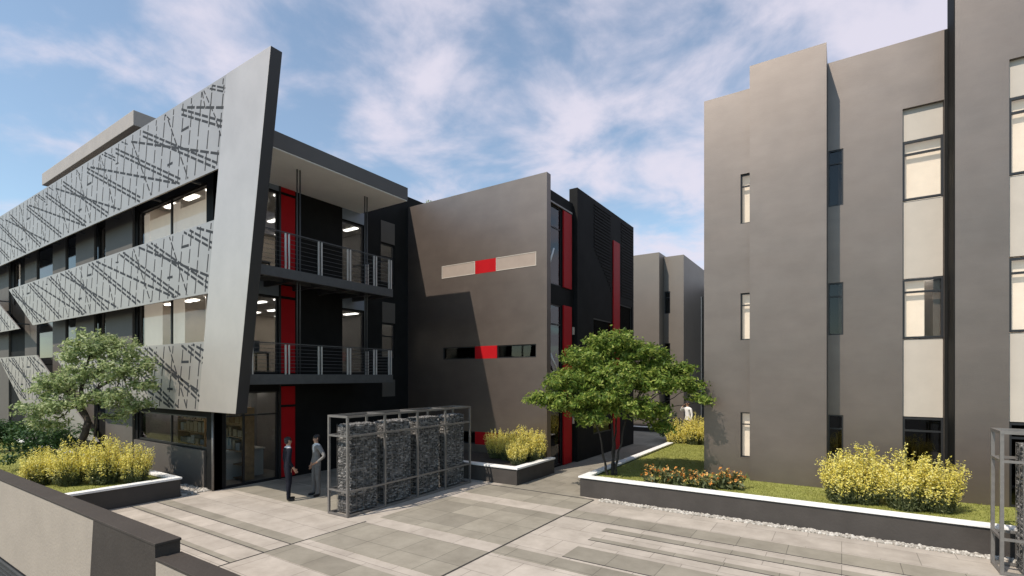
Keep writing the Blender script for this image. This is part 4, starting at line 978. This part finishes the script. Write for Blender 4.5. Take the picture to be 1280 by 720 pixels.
# ================================================================== PEOPLE
def person(loc, face, label, joints, mats, hair_long=0.0, vneck=False):
    """one skinned body; joints in metres with +Y the way the person faces, +X to the person's right"""
    t = thing('person', loc, label, 'person')
    J = dict(pelvis=(0, 0, .95, .125), waist=(0, 0, 1.08, .118), chest=(0, .01, 1.30, .145), upper=(0, 0, 1.43, .115), neck=(0, 0, 1.50, .055), jaw=(0, .02, 1.565, .062), head=(0, .015, 1.655, .088), crown=(0, 0, 1.715, .075))
    for s, k in ((1, 'r'), (-1, 'l')):
        J.update({'hip' + k: (s * .095, 0, .90, .10), 'knee' + k: (s * .10, .01, .50, .066), 'calf' + k: (s * .105, -.015, .34, .062), 'ank' + k: (s * .105, -.02, .09, .05), 'heel' + k: (s * .105, -.03, .045, .042), 'toe' + k: (s * .125, .15, .035, .035),
                  'sho' + k: (s * .185, -.005, 1.42, .07), 'elb' + k: (s * .235, -.03, 1.14, .05), 'wri' + k: (s * .245, .04, .90, .034), 'palm' + k: (s * .245, .06, .83, .036)})
    J.update(joints)
    E_ = [('pelvis', 'waist'), ('waist', 'chest'), ('chest', 'upper'), ('upper', 'neck'), ('neck', 'jaw'), ('jaw', 'head'), ('head', 'crown')]
    for k in 'rl': E_ += [('pelvis', 'hip' + k), ('hip' + k, 'knee' + k), ('knee' + k, 'calf' + k), ('calf' + k, 'ank' + k), ('ank' + k, 'heel' + k), ('heel' + k, 'toe' + k), ('upper', 'sho' + k), ('sho' + k, 'elb' + k), ('elb' + k, 'wri' + k), ('wri' + k, 'palm' + k)]
    names = list(J); vs = [list(J[n]) for n in names]; idx = {n: i for i, n in enumerate(names)}
    es = [(idx[a], idx[b]) for a, b in E_]
    # five fingers per hand, chained off the palm
    for k in 'rl':
        w_, p_ = Vector(J['wri' + k][:3]), Vector(J['palm' + k][:3]); d = (p_ - w_).normalized()
        side = Vector((0, 1, 0)); side = (side - d * side.dot(d)).normalized(); cu = d.cross(side) * (1 if k == 'r' else -1)
        for i, (off, ln) in enumerate(((-.028, .062), (-.010, .078), (.010, .084), (.028, .074))):
            a = p_ + d * .025 + side * off; b = a + d * ln * .5; c = b + (d * .8 + cu * .45) * ln * .5
            o = len(vs); vs += [[*a, .010], [*b, .0095], [*c, .008]]; es += [(idx['palm' + k], o), (o, o + 1), (o + 1, o + 2)]
        a = p_ + side * .04 - d * .01; b = a + (side * .5 + d) * .035
        o = len(vs); vs += [[*a, .012], [*b, .0095]]; es += [(idx['palm' + k], o), (o, o + 1)]
    me = bpy.data.meshes.new('body'); me.from_pydata([v[:3] for v in vs], es, []); tmp = bpy.data.objects.new('tmp', me); C.objects.link(tmp)
    sk = tmp.modifiers.new('s', 'SKIN'); sk.use_smooth_shade = True; sk.branch_smoothing = 0.3
    sl = me.skin_vertices[0].data
    for i, v in enumerate(vs):
        r = v[3]; sl[i].radius = (r * 1.0, r)
        sl[i].use_root = (i == 0)
    for n, q in (('pelvis', (.15, .105)), ('waist', (.14, .10)), ('chest', (.165, .115)), ('upper', (.13, .085)), ('jaw', (.056, .068)), ('head', (.072, .09))):
        sl[idx[n]].radius = q
    su = tmp.modifiers.new('u', 'SUBSURF'); su.levels = 2; su.render_levels = 2
    dg = bpy.context.evaluated_depsgraph_get(); dg.update()
    bme = bpy.data.meshes.new_from_object(tmp.evaluated_get(dg)); bpy.data.objects.remove(tmp)
    bme.name = 'body'; bme.materials.clear()
    for m in mats: bme.materials.append(M[m])            # jacket, trousers, skin, shoes, shirt
    hands = [Vector(J['palm' + k][:3]) for k in 'rl']
    mi = []
    for p in bme.polygons:
        c = p.center
        hd = min((c - h_).length for h_ in hands)
        if hd < 0.115 and min((c - Vector(J['wri' + k][:3])).length for k in 'rl') > 0.028 and not (abs(c.x) < .13 and c.z > .9 and hd > .09): i = 2
        elif c.z < .085: i = 3
        elif c.z > 1.525: i = 2
        elif c.z > 1.475: i = 4
        elif vneck and c.y > .06 and c.z > 1.2 and abs(c.x) < (c.z - 1.2) * 0.26: i = 4
        elif c.z < .90 and abs(c.x) < .2: i = 1
        else: i = 0
        mi.append(i)
    # face: a nose ridge and eye hollows pushed into the head
    hx = Vector(J['head'][:3])
    for v in bme.vertices:
        q = v.co - hx
        if v.co.z > 1.54 and q.y > 0.05:
            if abs(q.x) < .014 and -.045 < q.z < .0: v.co.y += .016
            if .018 < abs(q.x) < .042 and -.005 < q.z < .022: v.co.y -= .008
            if abs(q.x) < .025 and -.072 < q.z < -.058: v.co.y -= .004
    bme.polygons.foreach_set('material_index', mi); bme.polygons.foreach_set('use_smooth', [True] * len(bme.polygons))
    def rel(n, me_):
        o = bpy.data.objects.new(n, me_); C.objects.link(o); o.parent = t; return o
    rel('body', bme)
    def ball(n, cs, m):
        bm = bmesh.new()
        for (c, r) in cs:
            s_ = bmesh.ops.create_uvsphere(bm, u_segments=16, v_segments=10, radius=1)['verts']
            for v in s_: v.co = Vector((v.co.x * r[0] + c[0], v.co.y * r[1] + c[1], v.co.z * r[2] + c[2]))
        mm = bpy.data.meshes.new(n); bm.to_mesh(mm); bm.free(); mm.materials.append(M[m]); mm.polygons.foreach_set('use_smooth', [True] * len(mm.polygons)); return rel(n, mm)
    ball('hair', [((hx.x, hx.y - .022, hx.z + .035), (.086, .098, .082)), ((hx.x, hx.y - .05, hx.z - .02), (.078, .06, .07))], 'hair')
    ball('eyes', [((hx.x + s * .03, hx.y + .078, hx.z + .005), (.011, .009, .008)) for s in (-1, 1)], 'hair')
    ball('ears', [((hx.x + s * .082, hx.y - .005, hx.z - .005), (.012, .022, .034)) for s in (-1, 1)], 'skin')
    t.rotation_euler = (0, 0, math.atan2(-face[0], face[1])); 
    return t
person((-12.78, 8.13, 0.004), (.28, .96), 'man in a dark navy suit seen from behind, standing by the entrance', {'kneel': (-.10, .05, .50, .066), 'ankl': (-.105, .06, .09, .05), 'calfl': (-.105, .04, .34, .062), 'heell': (-.105, .05, .045, .042), 'toel': (-.12, .23, .035, .035),
       'wrir': (.24, .08, .92, .034), 'palmr': (.235, .12, .86, .036), 'elbr': (.24, -.05, 1.15, .05)}, ['navy', 'navy', 'skin', 'shoe', 'shirt'])
person((-12.62, 8.92, 0.004), (-.22, -1.0), 'man in a light grey suit facing the plaza with one hand on his hip', {'elbl': (-.40, -.06, 1.17, .05), 'wril': (-.26, .10, 1.01, .034), 'palml': (-.205, .135, .975, .034),
       'kneer': (.12, .03, .50, .066), 'ankr': (.15, .02, .09, .05), 'calfr': (.14, .01, .34, .062), 'heelr': (.15, .01, .045, .042), 'toer': (.19, .17, .035, .035)}, ['greysuit', 'greytrouser', 'skin', 'shoe', 'shirt'], vneck=True)
person((-6.0, 24.0, 0.5), (-.5, -.86), 'man in a white shirt with one hand raised to his head on the far path', {'elbr': (.32, .10, 1.30, .05), 'wrir': (.17, .16, 1.50, .034), 'palmr': (.12, .13, 1.57, .032)}, ['shirt', 'blacktr', 'skin', 'shoe', 'shirt'])
